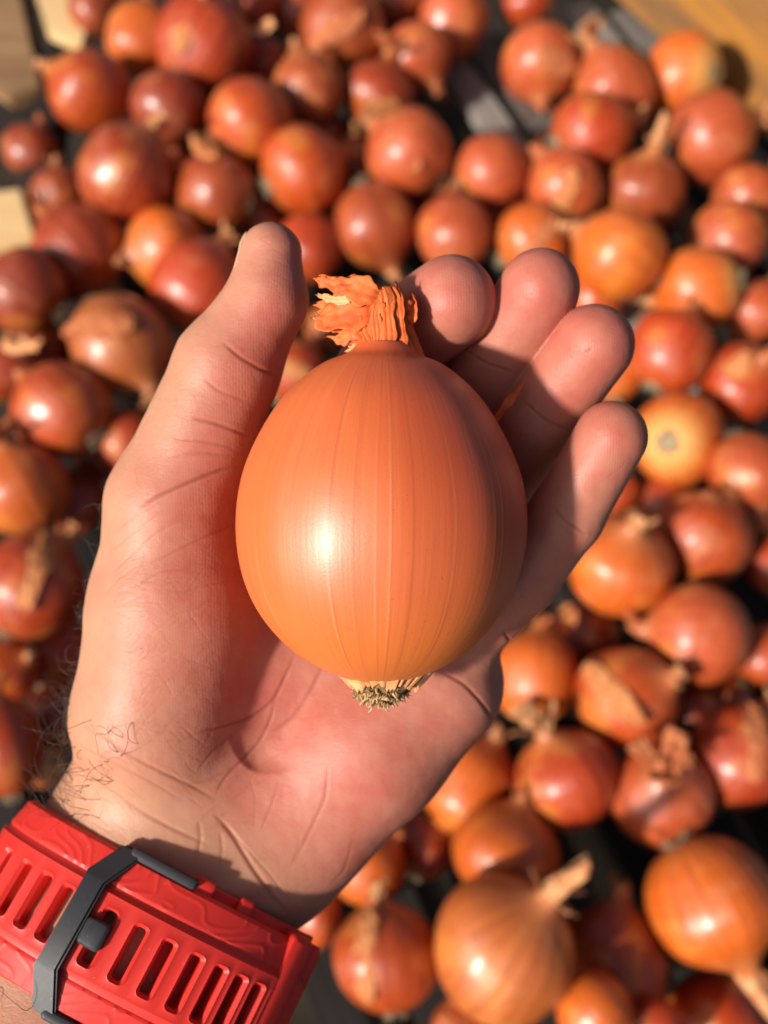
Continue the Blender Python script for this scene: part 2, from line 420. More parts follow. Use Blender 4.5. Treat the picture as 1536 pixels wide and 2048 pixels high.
slab('end_board', [(-120, 196), (20, 198), (62, 186), (58, 372), (-10, 380), (-120, 385)], FLOOR + 0.012, 0.02, M_SLATD, crate)
tag(slab('wood_block', [(60, -50), (128, -50), (173, 66), (163, 88), (92, 56)], FLOOR + 0.034, 0.012, M_PALE),
    'bright pale wedge of wood lying on the dark corner post', 'wood block')
tag(slab('wood_block', [(-40, -40), (34, -40), (82, 174), (16, 194), (-40, 150)], FLOOR + 0.024, 0.02, M_TAN),
    'brown weathered wood block beside the dark corner post', 'wood block')
tag(slab('wood_block', [(-60, 388), (40, 376), (68, 470), (60, 492), (-60, 498)], FLOOR + 0.03, 0.02, M_PALE),
    'pale square wood block below the dark corner post', 'wood block')

# ------------------------------------------------------------------ the heap of onions
PROF = [(-1.0, .04), (-.985, .20), (-.93, .40), (-.80, .62), (-.58, .83), (-.3, .965), (0, 1.0), (.28, .965), (.52, .85), (.70, .68), (.83, .49), (.93, .32), (1.02, .21), (1.10, .165), (1.15, .15)]
def spline_profile(zs, rs, n=900):
    """natural cubic spline through profile points, by chord length -> dense z, r"""
    t = np.concatenate(([0], np.cumsum(np.hypot(np.diff(zs), np.diff(rs))))); h = np.diff(t); k = len(t); out = []
    q = np.linspace(0, t[-1], n)
    for y in (np.array(zs, float), np.array(rs, float)):
        A = np.zeros((k, k)); b = np.zeros(k); A[0, 0] = A[-1, -1] = 1
        for i in range(1, k - 1): A[i, i-1] = h[i-1]; A[i, i] = 2 * (h[i-1] + h[i]); A[i, i+1] = h[i]; b[i] = 6 * ((y[i+1] - y[i]) / h[i] - (y[i] - y[i-1]) / h[i-1])
        m = np.linalg.solve(A, b); i = np.clip(np.searchsorted(t, q) - 1, 0, k - 2); a = (t[i+1] - q); c = (q - t[i])
        out.append(m[i] * a**3 / (6*h[i]) + m[i+1] * c**3 / (6*h[i]) + (y[i] / h[i] - m[i] * h[i] / 6) * a + (y[i+1] / h[i] - m[i+1] * h[i] / 6) * c)
    return out
def profile(z, pr):
    zs = np.array([p[0] for p in pr]); rs = np.array([p[1] for p in pr])
    # monotone-ish smooth interpolation via Catmull-Rom on dense linear + smoothing
    zz = np.linspace(zs[0], zs[-1], 400); rr = np.interp(zz, zs, rs)
    k = np.ones(25) / 25; pad = np.pad(rr, 12, mode='reflect', reflect_type='odd'); rr = np.convolve(pad, k, 'valid')
    return np.interp(z, zz, rr)
def bulb_mesh(seed, nth=56, nz=40):
    zz = -1 + 2.15 * (0.5 - 0.5 * np.cos(np.linspace(0, math.pi, nz))); rr = profile(zz, PROF)
    th = np.linspace(0, 2 * math.pi, nth, endpoint=False)
    T, Z = np.meshgrid(th, zz); Rr = np.repeat(rr[:, None], nth, 1)
    V = np.stack((Rr * np.cos(T), Rr * np.sin(T), Z), -1).reshape(-1, 3)
    d = wav(V, 1.1, seed, 2) * 0.085
    s = 1 + d + 0.006 * np.sin(np.tile(th, nz) * 17 + seed)
    V[:, :2] *= s[:, None]; V[:, 2] *= (1 + 0.03 * math.sin(seed * 2.1)); V[:, 0] += 0.05 * math.sin(seed) * np.clip(V[:, 2], 0, 2)**2
    F = []
    for i in range(nz - 1):
        for j in range(nth): F.append((i*nth + j, i*nth + (j+1) % nth, (i+1)*nth + (j+1) % nth, (i+1)*nth + j))
    F.append(tuple(range(nth))[::-1]); F.append(tuple((nz-1)*nth + j for j in range(nth)))
    return mesh_of('bulb', V, F)
BULBS = [bulb_mesh(s) for s in range(1, 8)]
for b_ in BULBS: b_.materials.append(M_ONION)
def neck_mesh(kind, seed):
    r_ = np.random.default_rng(seed); parts = []
    ln = {'s': 0.26, 'l': 0.85, 't': 0.34}[kind]
    nth, nz = 22, 9
    bend = r_.uniform(-0.35, 0.35, 2) * (1.0 if kind != 'l' else 0.6)
    t = np.linspace(0, 1, nz); th = np.linspace(0, 2*math.pi, nth, endpoint=False)
    V = []
    for q in t:
        rr = (0.175 * (1 - 0.45 * q) if kind != 'l' else 0.17 * (1 - 0.35 * q) + 0.03 * max(0, q - .7))
        for a_ in th:
            k = 1 + 0.20 * math.sin(a_ * 6 + seed) + 0.12 * math.sin(a_ * 11 + seed * 2) + 0.25 * q * math.sin(a_ * 2 + seed)
            V.append((rr * k * math.cos(a_) + bend[0] * q * q * ln, rr * k * math.sin(a_) * (1 - 0.35 * q) + bend[1] * q * q * ln, 1.06 + ln * q + 0.10 * q * math.sin(a_ * 3 + seed) * (1 if kind != 's' else .6)))
    F = []
    for i in range(nz - 1):
        for j in range(nth): F.append((i*nth + j, i*nth + (j+1) % nth, (i+1)*nth + (j+1) % nth, (i+1)*nth + j))
    F.append(tuple((nz-1)*nth + j for j in range(nth)))
    parts.append((V, F))
    for k in range({'s': 2, 'l': 3, 't': 7}[kind]):
        a0 = r_.uniform(0, 6.28); w = r_.uniform(0.10, 0.22); l = r_.uniform(0.25, 0.55) * (1.3 if kind == 't' else 1); out = r_.uniform(0.25, 0.9)
        u = np.linspace(0, 1, 8)[:, None]; v = np.linspace(-1, 1, 5)[None, :]
        rad_ = 0.16 + out * u**1.5 * l + 0 * v; ang = a0 + v * (w / 0.2) * (0.7 - 0.3 * u)
        G = np.stack((rad_ * np.cos(ang), rad_ * np.sin(ang), 1.05 + l * (u - 0.45 * out * u * u) + 0 * v), -1)
        sh = G.shape; Gf = G.reshape(-1, 3); Gf = Gf + (wav(Gf, 9.0, seed + k, 2)[:, None]) * np.array((0.05, 0.05, 0.04)); parts.append(sheet(Gf.reshape(sh), 0.012))
    v, f = join(parts)
    me = mesh_of('dried_neck', v, f); me.materials.append(M_NECK if (kind == 'l' or seed % 2) else M_NECK_RED); return me
def flake_mesh(seed):
    """a torn, lifting patch of outer skin on the unit bulb, centred on +Z"""
    r_ = np.random.default_rng(seed); nu, nv = 9, 22; G = np.zeros((nu, nv, 3)); k_ = r_.normal(0, 1, nv); k_ = (np.roll(k_, 1) + k_ + np.roll(k_, -1)) / 3
    for i in range(nu):
        for j in range(nv):
            a_ = 2 * math.pi * j / (nv - 1); jj = j % (nv - 1)
            e = (.34 + .10 * k_[jj] + .10 * math.sin(2 * a_ + seed)) * i / (nu - 1) + .02
            th_ = e * 1.15; h_ = 1.012 + .05 * (i / (nu - 1))**3 * (.6 + .8 * math.sin(a_ + seed)) 
            G[i, j] = (h_ * math.sin(th_) * math.cos(a_) * 1.5, h_ * math.sin(th_) * math.sin(a_) * .8, h_ * math.cos(min(1.2, th_ * 1.25)))
    v, f = sheet(G, 0.010); me = mesh_of('loose_skin', v, f); me.materials.append(M_FLAKE if seed % 2 else M_NECK_RED); return me
FLAKES = [flake_mesh(s_) for s_ in (1, 2, 3, 4)]
NECKS = {k: [neck_mesh(k, s) for s in (1, 2, 3, 4)] for k in 'slt'}
def root_mesh(seed):
    r_ = np.random.default_rng(seed); paths, rads = [], []
    for k in range(26):
        a0 = r_.uniform(0, 6.28); rr = 0.17 * math.sqrt(r_.uniform(0, 1)); l = r_.uniform(0.08, 0.2)
        p_ = np.array((rr * math.cos(a0), rr * math.sin(a0), -0.985)); d_ = np.array((math.cos(a0) * r_.uniform(.2, 1.2), math.sin(a0) * r_.uniform(.2, 1.2), -0.7)); d_ /= np.linalg.norm(d_)
        paths.append([p_, p_ + d_ * l * .5 + r_.normal(0, .015, 3), p_ + d_ * l + r_.normal(0, .035, 3)]); rads.append([.018, .014, .008])
    parts = [tubes(paths, rads, 4)]
    nth = 18; V = []
    for rr, z in ((.24, -.955), (.20, -1.0), (.12, -1.025), (.03, -1.03)):
        for j in range(nth):
            k = 1 + r_.normal(0, .08); V.append((rr * k * math.cos(6.283 * j / nth), rr * k * math.sin(6.283 * j / nth), z + r_.normal(0, .006)))
    F = [(i*nth + j, (i+1)*nth + j, (i+1)*nth + (j+1) % nth, i*nth + (j+1) % nth) for i in range(3) for j in range(nth)]
    parts.append((V, F)); v, f = join(parts)
    me = mesh_of('root_tuft', v, f); me.materials.append(M_ROOT); return me
ROOTS = [root_mesh(s) for s in (1, 2, 3)]

DR, OR, OG, TN, PK, RD, BR = (.35, .048, .010), (.52, .078, .010), (.66, .135, .014), (.50, .130, .026), (.51, .094, .024), (.48, .055, .008), (.38, .068, .015)  # darker reds and browns: own colour deepened with painted-in shade, mainly upper left
# px, py, r, height in radii, tint, neck direction in the picture (deg), towards the lens, neck kind, length/width, label
HEAP = [
 (285, 78, 70, .3, OG, 80, .1, 's', 1.0, 'orange-red onion with a yellow lower side, left of the large red onion at the top'),
 (412, 95, 94, .7, RD, 60, -.1, 's', 1.1, 'large glossy deep red onion near the top, above the dark red one'),
 (177, 186, 77, .5, OR, 150, .2, 's', 1.05, 'onion with an orange crown beside the dark corner post'),
 (337, 218, 70, .0, DR, 250, .1, 's', 1.0, 'dark shaded onion tucked under the large glossy red one'),
 (192, 18, 52, -.2, BR, 30, .5, 't', 1.0, 'brownish onion with loose pink skin beside the bright wood wedge'),
 (505, 14, 50, .1, RD, 90, .0, 's', 1.0, 'red onion cut by the top edge of the photo, right of the large glossy one'),
 (684, 58, 80, .5, BR, 100, .0, 's', 1.05, 'brownish red onion at the top with a pale sheen on its left shoulder'),
 (908, 42, 66, .0, PK, 60, .1, 's', 1.05, 'pale pinkish onion at the top edge left of the bare floor slats'),
 (792, 4, 52, .0, DR, 80, .1, 's', 1.0, 'dark onion cut by the top edge between a brownish and a pale pinkish one'),
 (834, 118, 64, .3, PK, 300, .2, 's', 1.05, 'dull pink onion just below the pale one at the top edge'),
 (617, 178, 66, .5, BR, 105, .25, 's', 1.1, 'brownish onion with a short pointed neck upward, left of a half hidden one'),
 (756, 190, 66, .1, DR, 70, .3, 't', 1.0, 'shaded onion with ragged skin between two brownish ones'),
 (500, 246, 82, .6, OR, 215, .15, 't', 1.0, 'orange-red onion with torn skin at its lower left'),
 (255, 348, 90, .8, DR, 55, .3, 's', 1.1, 'dark red onion with a pointed shoulder and two bright glints'),
 (430, 386, 75, .3, BR, 160, -.2, 's', 1.0, 'dull brownish onion between the pointed dark one and an orange-red one'),
 (608, 340, 82, .7, OR, 30, -.2, 's', 1.0, 'smooth orange-brown onion above and right of the thumb tip'),
 (816, 305, 80, .9, PK, 140, .1, 's', 1.05, 'light pinkish onion with a soft white glint above the index finger'),
 (985, 346, 68, .3, PK, 20, .0, 's', 1.05, 'onion with a bright orange bare patch on its right side'),
 (752, 452, 80, .2, BR, 290, -.1, 's', 1.12, 'tall brown onion standing right above the neck of the held onion'),
 (907, 466, 72, .5, PK, 90, -.2, 's', 1.1, 'pink-brown onion right above the tip of the index finger'),
 (617, 497, 66, .0, RD, 80, -.1, 's', 1.1, 'deep red onion just right of the thumb tip'),
 (124, 392, 54, -.2, BR, 100, .0, 's', 1.0, 'small brown onion half hidden above a large red-brown one at the left'),
 (155, 506, 90, .5, DR, 130, .1, 's', 1.05, 'large red-brown onion with a soft glint, right of the pale square block'),
 (332, 502, 78, .2, OG, 200, .5, 's', 1.0, 'yellowish onion with a ragged brown spot, left of the thumb tip'),
 (400, 575, 88, .5, RD, 60, .0, 's', 1.05, 'red-purple onion partly behind the thumb'),
 (45, 582, 80, .3, DR, 150, .0, 's', 1.05, 'dark red onion with a white glint at the left edge, under the wood block'),
 (243, 690, 96, .9, TN, 305, .2, 't', 1.12, 'smooth tan-brown onion left of the thumb with torn skin at its lower end'),
 (8, 742, 62, .1, DR, 190, .0, 's', 1.3, 'dark onion cut by the left edge beside the tan-brown one'),
 (125, 816, 90, .6, OR, 140, -.2, 's', 1.03, 'orange-brown onion with a round glint, below the tan-brown one'),
 (262, 885, 64, -.1, RD, 0, .0, 's', 1.05, 'dull red onion half hidden behind the base of the thumb'),
 (48, 975, 88, .5, OG, 110, .4, 't', 1.05, 'bright orange onion with crumpled brown skin on top at the left edge'),
 (68, 1172, 107, .6, RD, 60, -.2, 's', 1.03, 'large red onion with a strong white glint left of the palm'),
 (12, 1340, 62, -.2, OR, 30, .4, 's', 1.0, 'small orange-brown onion cut by the left edge below the large red one'),
 (8, 1492, 84, .3, RD, 100, .0, 's', 1.3, 'dark red onion at the left edge just above the red watch strap'),
 (122, 1432, 62, -.3, DR, 60, .0, 's', 1.0, 'small dark red onion peeping out behind the hairy wrist'),
 (84, 1528, 42, .1, TN, 200, -.6, 's', 1.0, 'pale straw-coloured onion behind the hairs of the wrist'),
 (1082, 130, 74, .3, PK, 270, .2, 's', 1.05, 'rounded pinkish onion resting on the bare slats at the top'),
 (1232, 180, 80, .2, PK, 125, .3, 't', 1.2, 'long pink onion with a frizzy dried neck at the upper right'),
 (1360, 150, 74, .3, OG, 160, -.72, 's', 1.0, 'bright orange onion showing its pale root end, against the yellow boards'),
 (1422, 275, 84, .7, PK, 20, .1, 's', 1.0, 'glossy pink onion with several glints beside the yellow boards'),
 (1184, 267, 78, .8, RD, 20, -.1, 's', 1.0, 'deep orange-red onion in front of the long pink one'),
 (1130, 372, 70, .7, PK, 130, .1, 's', 1.12, 'pink-brown oval onion leaning down to the right, under the orange-red one'),
 (1290, 388, 76, .2, BR, 82, .55, 'l', 1.0, 'purplish brown onion with a long straw neck standing up'),
 (1492, 396, 62, .3, PK, 40, .0, 's', 1.05, 'pink onion at the right edge below the glossy one'),
 (1455, 482, 70, .5, PK, 200, .2, 's', 1.02, 'dusty pink onion right of the bright golden orange one'),
 (1238, 506, 86, .9, OG, 150, .0, 's', 1.02, 'bright golden orange onion above the ring finger'),
 (1066, 482, 72, .3, OG, 30, .1, 's', 1.0, 'orange onion directly behind the tip of the middle finger'),
 (1396, 580, 80, .6, OG, 190, -.45, 's', 1.0, 'orange onion with a pale root on its left, right of the golden one'),
 (1512, 622, 58, .3, PK, 60, .1, 's', 1.12, 'pinkish onion at the right edge level with the ring fingertip'),
 (1345, 702, 78, .7, RD, 60, -.1, 's', 1.03, 'deep orange-red round onion right of the ring finger'),
 (1190, 596, 62, .0, OR, 0, .0, 's', 1.0, 'orange onion showing between the middle and ring fingertips'),
 (1486, 766, 76, .3, RD, 65, .84, 's', 1.0, 'dark orange onion facing up with a cut straw-coloured neck, at the right edge'),
 (1360, 877, 86, .5, OG, 15, -.85, 's', 1.02, 'orange onion turned root up with a pale ring, right of the little finger'),
 (1225, 748, 56, .0, OG, 90, -.3, 's', 1.0, 'yellowish onion mostly hidden behind ring and little fingers'),
 (1496, 948, 76, .4, PK, 280, .3, 't', 1.1, 'pink onion with a pale peeled stripe at the right edge'),
 (1240, 1128, 104, .8, OG, 80, .7, 's', .95, 'wide golden orange onion with a flat top, right of the held onion'),
 (1410, 1078, 90, .5, OR, 60, .1, 's', 1.0, 'orange-brown onion between the golden flat one and the right edge'),
 (1232, 985, 42, -.3, RD, 90, .0, 's', 1.0, 'small red onion barely showing right of the little finger'),
 (1540, 1130, 48, .0, RD, 90, .0, 's', 1.3, 'red onion cut by the right edge next to an orange-brown one'),
 (1393, 1266, 102, .8, PK, 175, -.05, 's', 1.05, 'pale pink-brown onion lying with its neck to the left'),
 (1530, 1312, 60, .2, OR, 60, .2, 's', 1.2, 'orange-brown onion at the right edge beside the pale pink-brown one'),
 (1255, 1396, 99, .7, OR, 35, .6, 's', 1.0, 'orange-red onion with a pale shiny scar on its upper right'),
 (1068, 1352, 84, .2, OG, 80, -.1, 's', 1.1, 'glossy orange onion just right of the palm edge'),
 (938, 1572, 90, .2, OG, 60, .0, 's', 1.1, 'orange onion half covered by the edge of the palm'),
 (1130, 1556, 96, .6, RD, 115, .2, 't', 1.02, 'shiny red-orange onion with frayed grey skin at its top'),
 (1326, 1592, 96, .6, PK, 110, .75, 't', 1.0, 'dull pink onion with a dry folded neck lying on its top'),
 (1482, 1512, 94, .5, RD, 60, .0, 's', 1.15, 'glossy blood-red onion at the right edge'),
 (1010, 1702, 98, .2, OG, 70, .0, 's', .95, 'orange onion directly behind the big brown one with the stiff neck'),
 (1008, 1896, 146, 1.5, TN, 57, .35, 'l', 1.02, 'biggest heap onion, light brown with a stiff straw neck, at the bottom'),
 (1222, 1932, 118, .5, BR, 80, -.1, 's', 1.18, 'red-brown onion right behind the biggest heap onion'),
 (1420, 1806, 130, 1.0, OG, 296, .38, 'l', .96, 'large orange onion with its dry neck hanging down at the lower right'),
 (775, 1912, 108, .7, OR, 100, -.1, 's', 1.06, 'glossy orange-brown onion right of the watch strap'),
 (1440, 2044, 92, -.4, RD, 70, .0, 's', 1.0, 'red onion under the hanging dry neck at the lower right corner'),
 (732, 1728, 72, .0, OG, 45, .0, 's', 1.0, 'orange onion behind the heel of the hand'),
 (632, 1832, 52, -.3, OR, 90, .0, 's', 1.3, 'orange sliver of onion between wrist and glossy orange-brown onion'),
 (1190, 2022, 72, 1.0, OG, 320, .2, 's', 1.0, 'orange onion at the bottom edge with a bright glint, by the red-brown one'),
 (930, 2056, 62, .3, BR, 100, .0, 's', 1.0, 'brown onion cut by the bottom edge below the biggest one'),
 (1318, 2068, 56, .7, RD, 150, .3, 't', 1.0, 'reddish onion with a twisted neck at the bottom edge'),
 (1052, 8, 46, -.1, RD, 90, .1, 's', 1.0, 'red onion at the top edge lying between the floor slats'),
 (528, 128, 48, -.4, RD, 30, .0, 's', 1.0, 'small deep red onion right behind the large glossy red one'),
 (590, 22, 52, -.2, PK, 90, .1, 's', 1.0, 'dusky pink onion at the top edge left of the brownish red one'),
 (585, 740, 66, -.2, RD, 60, .0, 's', 1.0, 'bright red onion seen in the gap between thumb and held onion'),
 (655, 655, 44, -.5, TN, 40, .4, 't', 1.0, 'pale onion with loose skin behind the dried neck of the held onion'),
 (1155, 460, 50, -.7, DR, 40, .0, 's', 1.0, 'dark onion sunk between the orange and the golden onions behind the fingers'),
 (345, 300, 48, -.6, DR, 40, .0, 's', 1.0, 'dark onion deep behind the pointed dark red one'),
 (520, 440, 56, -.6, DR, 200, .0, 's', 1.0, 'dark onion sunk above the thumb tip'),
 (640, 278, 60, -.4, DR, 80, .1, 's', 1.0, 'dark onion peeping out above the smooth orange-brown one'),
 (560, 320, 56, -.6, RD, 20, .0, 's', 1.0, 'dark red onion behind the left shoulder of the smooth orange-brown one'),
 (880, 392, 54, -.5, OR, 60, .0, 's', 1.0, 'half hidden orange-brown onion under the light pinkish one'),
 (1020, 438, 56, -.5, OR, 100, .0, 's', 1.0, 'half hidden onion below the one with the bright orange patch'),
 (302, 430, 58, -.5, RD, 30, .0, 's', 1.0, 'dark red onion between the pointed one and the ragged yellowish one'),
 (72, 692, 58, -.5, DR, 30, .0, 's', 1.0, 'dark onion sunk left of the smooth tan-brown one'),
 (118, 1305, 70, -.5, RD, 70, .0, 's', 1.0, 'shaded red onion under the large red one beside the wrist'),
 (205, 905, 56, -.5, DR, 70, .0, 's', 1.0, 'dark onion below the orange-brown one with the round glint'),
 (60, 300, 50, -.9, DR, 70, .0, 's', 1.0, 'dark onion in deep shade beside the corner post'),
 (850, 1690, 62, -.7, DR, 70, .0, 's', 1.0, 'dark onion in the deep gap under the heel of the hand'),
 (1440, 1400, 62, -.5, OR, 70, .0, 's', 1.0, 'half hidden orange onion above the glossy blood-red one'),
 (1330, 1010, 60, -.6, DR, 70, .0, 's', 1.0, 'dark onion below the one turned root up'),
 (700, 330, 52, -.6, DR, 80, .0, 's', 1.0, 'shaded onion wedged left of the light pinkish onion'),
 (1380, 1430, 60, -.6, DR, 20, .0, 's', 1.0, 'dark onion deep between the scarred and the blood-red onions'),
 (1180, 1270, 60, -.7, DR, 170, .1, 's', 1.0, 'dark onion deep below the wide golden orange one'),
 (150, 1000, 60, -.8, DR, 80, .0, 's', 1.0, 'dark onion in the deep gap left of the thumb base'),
]
def shift_place():
    n = len(HEAP); base = np.zeros(n); r0 = np.zeros(n)
    for i, h in enumerate(HEAP):
        _, d = ground(h[0], h[1], 0.0); rr = h[2] / FPX * d
        _, d = ground(h[0], h[1], h[3] * 0.047 * PILE); base[i] = d
    d = base.copy(); U = np.array([((h[0]-768)/FPX, -(h[1]-1024)/FPX, -1.0) for h in HEAP]); rp = np.array([h[2] for h in HEAP]) / FPX
    for it in range(160):
        mv = np.zeros(n)
        pos = U * d[:, None]; rr = rp * d
        for i in range(n):
            dif = pos - pos[i]; dist = np.linalg.norm(dif, axis=1); pen = (rr + rr[i]) * 0.965 - dist; pen[i] = -1
            for j in np.nonzero(pen > 0)[0]:
                if j <= i: continue
                s = 0.5 * pen[j] * 0.6
                near, far = (i, j) if base[i] < base[j] else (j, i)
                mv[near] -= s; mv[far] += s
        d += np.clip(mv, -0.003, 0.003); d += (base - d) * 0.01
        if it > 150: d += 0
    return d
DD = shift_place()
for i, (px, py, rp, h, tint, ang, az, nk, asp, label) in enumerate(HEAP):
    d = DD[i]; r_ = (1.09 if rp < 100 else 1.0) * rp * d / FPX
    cc = np.array(((px - 768) / FPX * d, -(py - 1024) / FPX * d, -d))
    lat = math.sqrt(max(0, 1 - az * az)); ax = np.array((math.cos(R(ang)) * lat, math.sin(R(ang)) * lat, az))
    axw = Vector(CR @ ax); q = axw.to_track_quat('Z', 'Y') @ Quaternion((0, 0, 1), rng.uniform(0, 6.28))
    o = empty('onion', c2w(cc)); o.rotation_mode = 'QUATERNION'; o.rotation_quaternion = q
    sq = r_ / math.sqrt(asp); o.scale = (sq, sq, r_ * math.sqrt(asp) * 0.97)
    tag(o, label, 'onion', 'onions heaped in the crate')
    jit = rng.uniform(0.88, 1.12)
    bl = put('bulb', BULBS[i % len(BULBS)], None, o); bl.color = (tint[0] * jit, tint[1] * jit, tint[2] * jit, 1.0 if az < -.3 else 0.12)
    put('dried_neck', NECKS[nk][(i * 3 + i // 4) % 4], None, o)
    put('root_tuft', ROOTS[i % 3], None, o)
    if i % 5 == 1 and rp > 60:
        dirc = CR @ (-cc / np.linalg.norm(cc) + np.array((rng.uniform(-.7, .7), rng.uniform(-.7, .7), 0)))
        ld = q.inverted() @ Vector(dirc); ld.z = max(-.45, min(.45, ld.z)); ld.normalize()
        fl = put('loose_skin', FLAKES[(i // 5) % 4], None, o); fl.rotation_mode = 'QUATERNION'
        fl.rotation_quaternion = ld.to_track_quat('Z', 'X') @ Quaternion((0, 0, 1), rng.uniform(0, 6.28))

# ------------------------------------------------------------------ the held onion
HP = [(1354, 74), (1340, 106), (1308, 162), (1258, 216), (1185, 262), (1100, 286), (1030, 289), (940, 273), (860, 238), (795, 195), (752, 150), (724, 106), (706, 66), (690, 51)]
OC = P(762, 1030, 0.0)                                  # its middle, camera space
h_axis = np.array((0.012, 1.0, 0.05)); h_axis /= np.linalg.norm(h_axis)
h_x = np.cross(h_axis, (0, 0, 1.0)); h_x /= np.linalg.norm(h_x); h_y = np.cross(h_axis, h_x); HB = np.stack((h_x, h_y, h_axis), 1)   # local -> camera
UNIT = 289 * SZ
hz = np.array([(1030 - y) / 289.0 for y, r in HP]); hr = np.array([r / 289.0 for y, r in HP])
HZ, HR = spline_profile(hz, hr)
def hprof(z): return np.interp(z, HZ, HR)
held = empty('held_onion', c2w(OC + HB @ np.array((0, 0, hz[0] * UNIT))))
tag(held, 'large golden orange onion lying in the open palm, neck up', 'onion')
nth, nz = 620, 240
zz = hz[0] + (hz[-1] - hz[0]) * (0.5 - 0.5 * np.cos(np.linspace(0, math.pi, nz))); th = np.linspace(0, 2*math.pi, nth, endpoint=False)
rr = hprof(zz); T, Z = np.meshgrid(th, zz); RR = np.repeat(rr[:, None], nth, 1)
vein = np.zeros(nth); vdark = np.zeros(nth); vlite = np.zeros(nth)
for k in range(38):
    a0 = (k + rng.uniform(-.6, .6)) * 2 * math.pi / 38; w = rng.uniform(.006, .011); amp = rng.uniform(.2, 1.0) * (1 if rng.random() < .8 else -1)
    dd = (th - a0 + math.pi) % (2*math.pi) - math.pi; vein += amp * np.exp(-(dd / w)**2)
    if rng.random() < .8: vdark += rng.uniform(.2, 1) * np.exp(-((dd - .006) / .008)**2)
    if rng.random() < .5: vlite += rng.uniform(.2, 1) * np.exp(-((dd + .008) / .007)**2)
V = np.stack((RR * np.cos(T), RR * np.sin(T), Z), -1).reshape(-1, 3)
lump = 0.012 * wav(V, 1.3, 3, 2) + 0.0018 * np.sin(T * 13 + 1.0 + .5 * np.sin(T * 3)).ravel() * (0.4 + RR.ravel())
env = (0.55 + 0.45 * wav(V * np.array((1, 1, 1.0)), 2.0, 5, 2))
V[:, :2] *= (1 + lump + 0.0014 * (vein[None, :].repeat(nz, 0)).ravel() * env)[:, None]
VL = V * UNIT
Vw = c2w(OC + VL @ HB.T)
i0 = np.arange(nz - 1)[:, None] * nth; j0 = np.arange(nth)[None, :]; j1 = (j0 + 1) % nth
F = np.stack((i0 + j0, i0 + j1, i0 + nth + j1, i0 + nth + j0), -1).reshape(-1, 4)
# bulb keeps its own local frame so that its grain follows the axis
me = mesh_of('bulb', V, F); me.materials.append(M_HERO)
ca = me.color_attributes.new('vein', 'FLOAT_COLOR', 'POINT'); e1 = np.clip(.5 + .8 * wav(V, 2.2, 9, 3), 0, 1); e2 = np.clip(.5 + .8 * wav(V, 2.0, 2, 3), 0, 1)
ca.data.foreach_set('color', np.stack((np.tile(np.clip(vdark, 0, 1), nz) * e1, np.tile(np.clip(vlite, 0, 1), nz) * e2, e1 * 0, e1 * 0 + 1), 1).astype(np.float32).ravel())
bulb = put('bulb', me, None, held)
lm = np.eye(4); lm[:3, :3] = CR @ HB * UNIT; lm[:3, 3] = c2w(OC) - ORIG[held.name]
bulb.matrix_local = Matrix(lm.tolist())
if Vector(np.cross(lm[:3, 0], lm[:3, 1])).dot(Vector(lm[:3, 2])) < 0: me.flip_normals()
def onion_sdf(p):                                       # camera space points -> rough signed distance
    q = (p - OC) @ HB / UNIT; r = np.hypot(q[:, 0], q[:, 1]); z = q[:, 2]
    R_ = np.where((z > hz[0]) & (z < hz[-1]), hprof(np.clip(z, hz[0], hz[-1])), 0.0)
    slope = np.gradient(hprof(np.linspace(hz[0], hz[-1], 300)), (hz[-1]-hz[0]) / 299)
    sl = np.interp(z, np.linspace(hz[0], hz[-1], 300), slope)
    d = (r - R_) / np.sqrt(1 + np.clip(sl, -6, 6)**2)
    d = np.maximum(d, np.maximum(hz[0] - z, z - hz[-1]))
    return d * UNIT

# dried neck: folded stalk + crumpled flaps bent over to the left
def PW(px, py, z): return c2w(P(px, py, z))
def stalk(path, radii, nthk, folds, seed, amp=0.14):
    pth = np.array([P(*p) for p in path]); k = len(pth)
    tt = np.linspace(0, k - 1, 40); pt = np.stack([np.interp(tt, np.arange(k), pth[:, c]) for c in range(3)], 1)
    rr = np.interp(tt, np.arange(k), radii) * SZ
    V = []
    for i in range(40):
        for j in range(nthk):
            a_ = 2*math.pi*j/nthk; f = 1 + amp * (math.sin(7*a_ + seed + .02*i) * .9 + math.sin(folds * a_ + 2.2*seed + 1.2*math.sin(2*a_)) * .8 + math.sin(19*a_ + 3.1*seed - .03*i) * .7 + .5 * math.sin(29*a_ + seed)) + .05 * math.sin(3*a_ + i * .12)
            V.append(pt[i] + rr[i] * f * (math.cos(a_) * np.array((1, 0, 0)) + math.sin(a_) * np.array((0, -0.25, 0.9))))
    F = [(i*nthk + j, i*nthk + (j+1) % nthk, (i+1)*nthk + (j+1) % nthk, (i+1)*nthk + j) for i in range(39) for j in range(nthk)]
    F.append(tuple(39*nthk + j for j in range(nthk)))
    return c2w(V), F
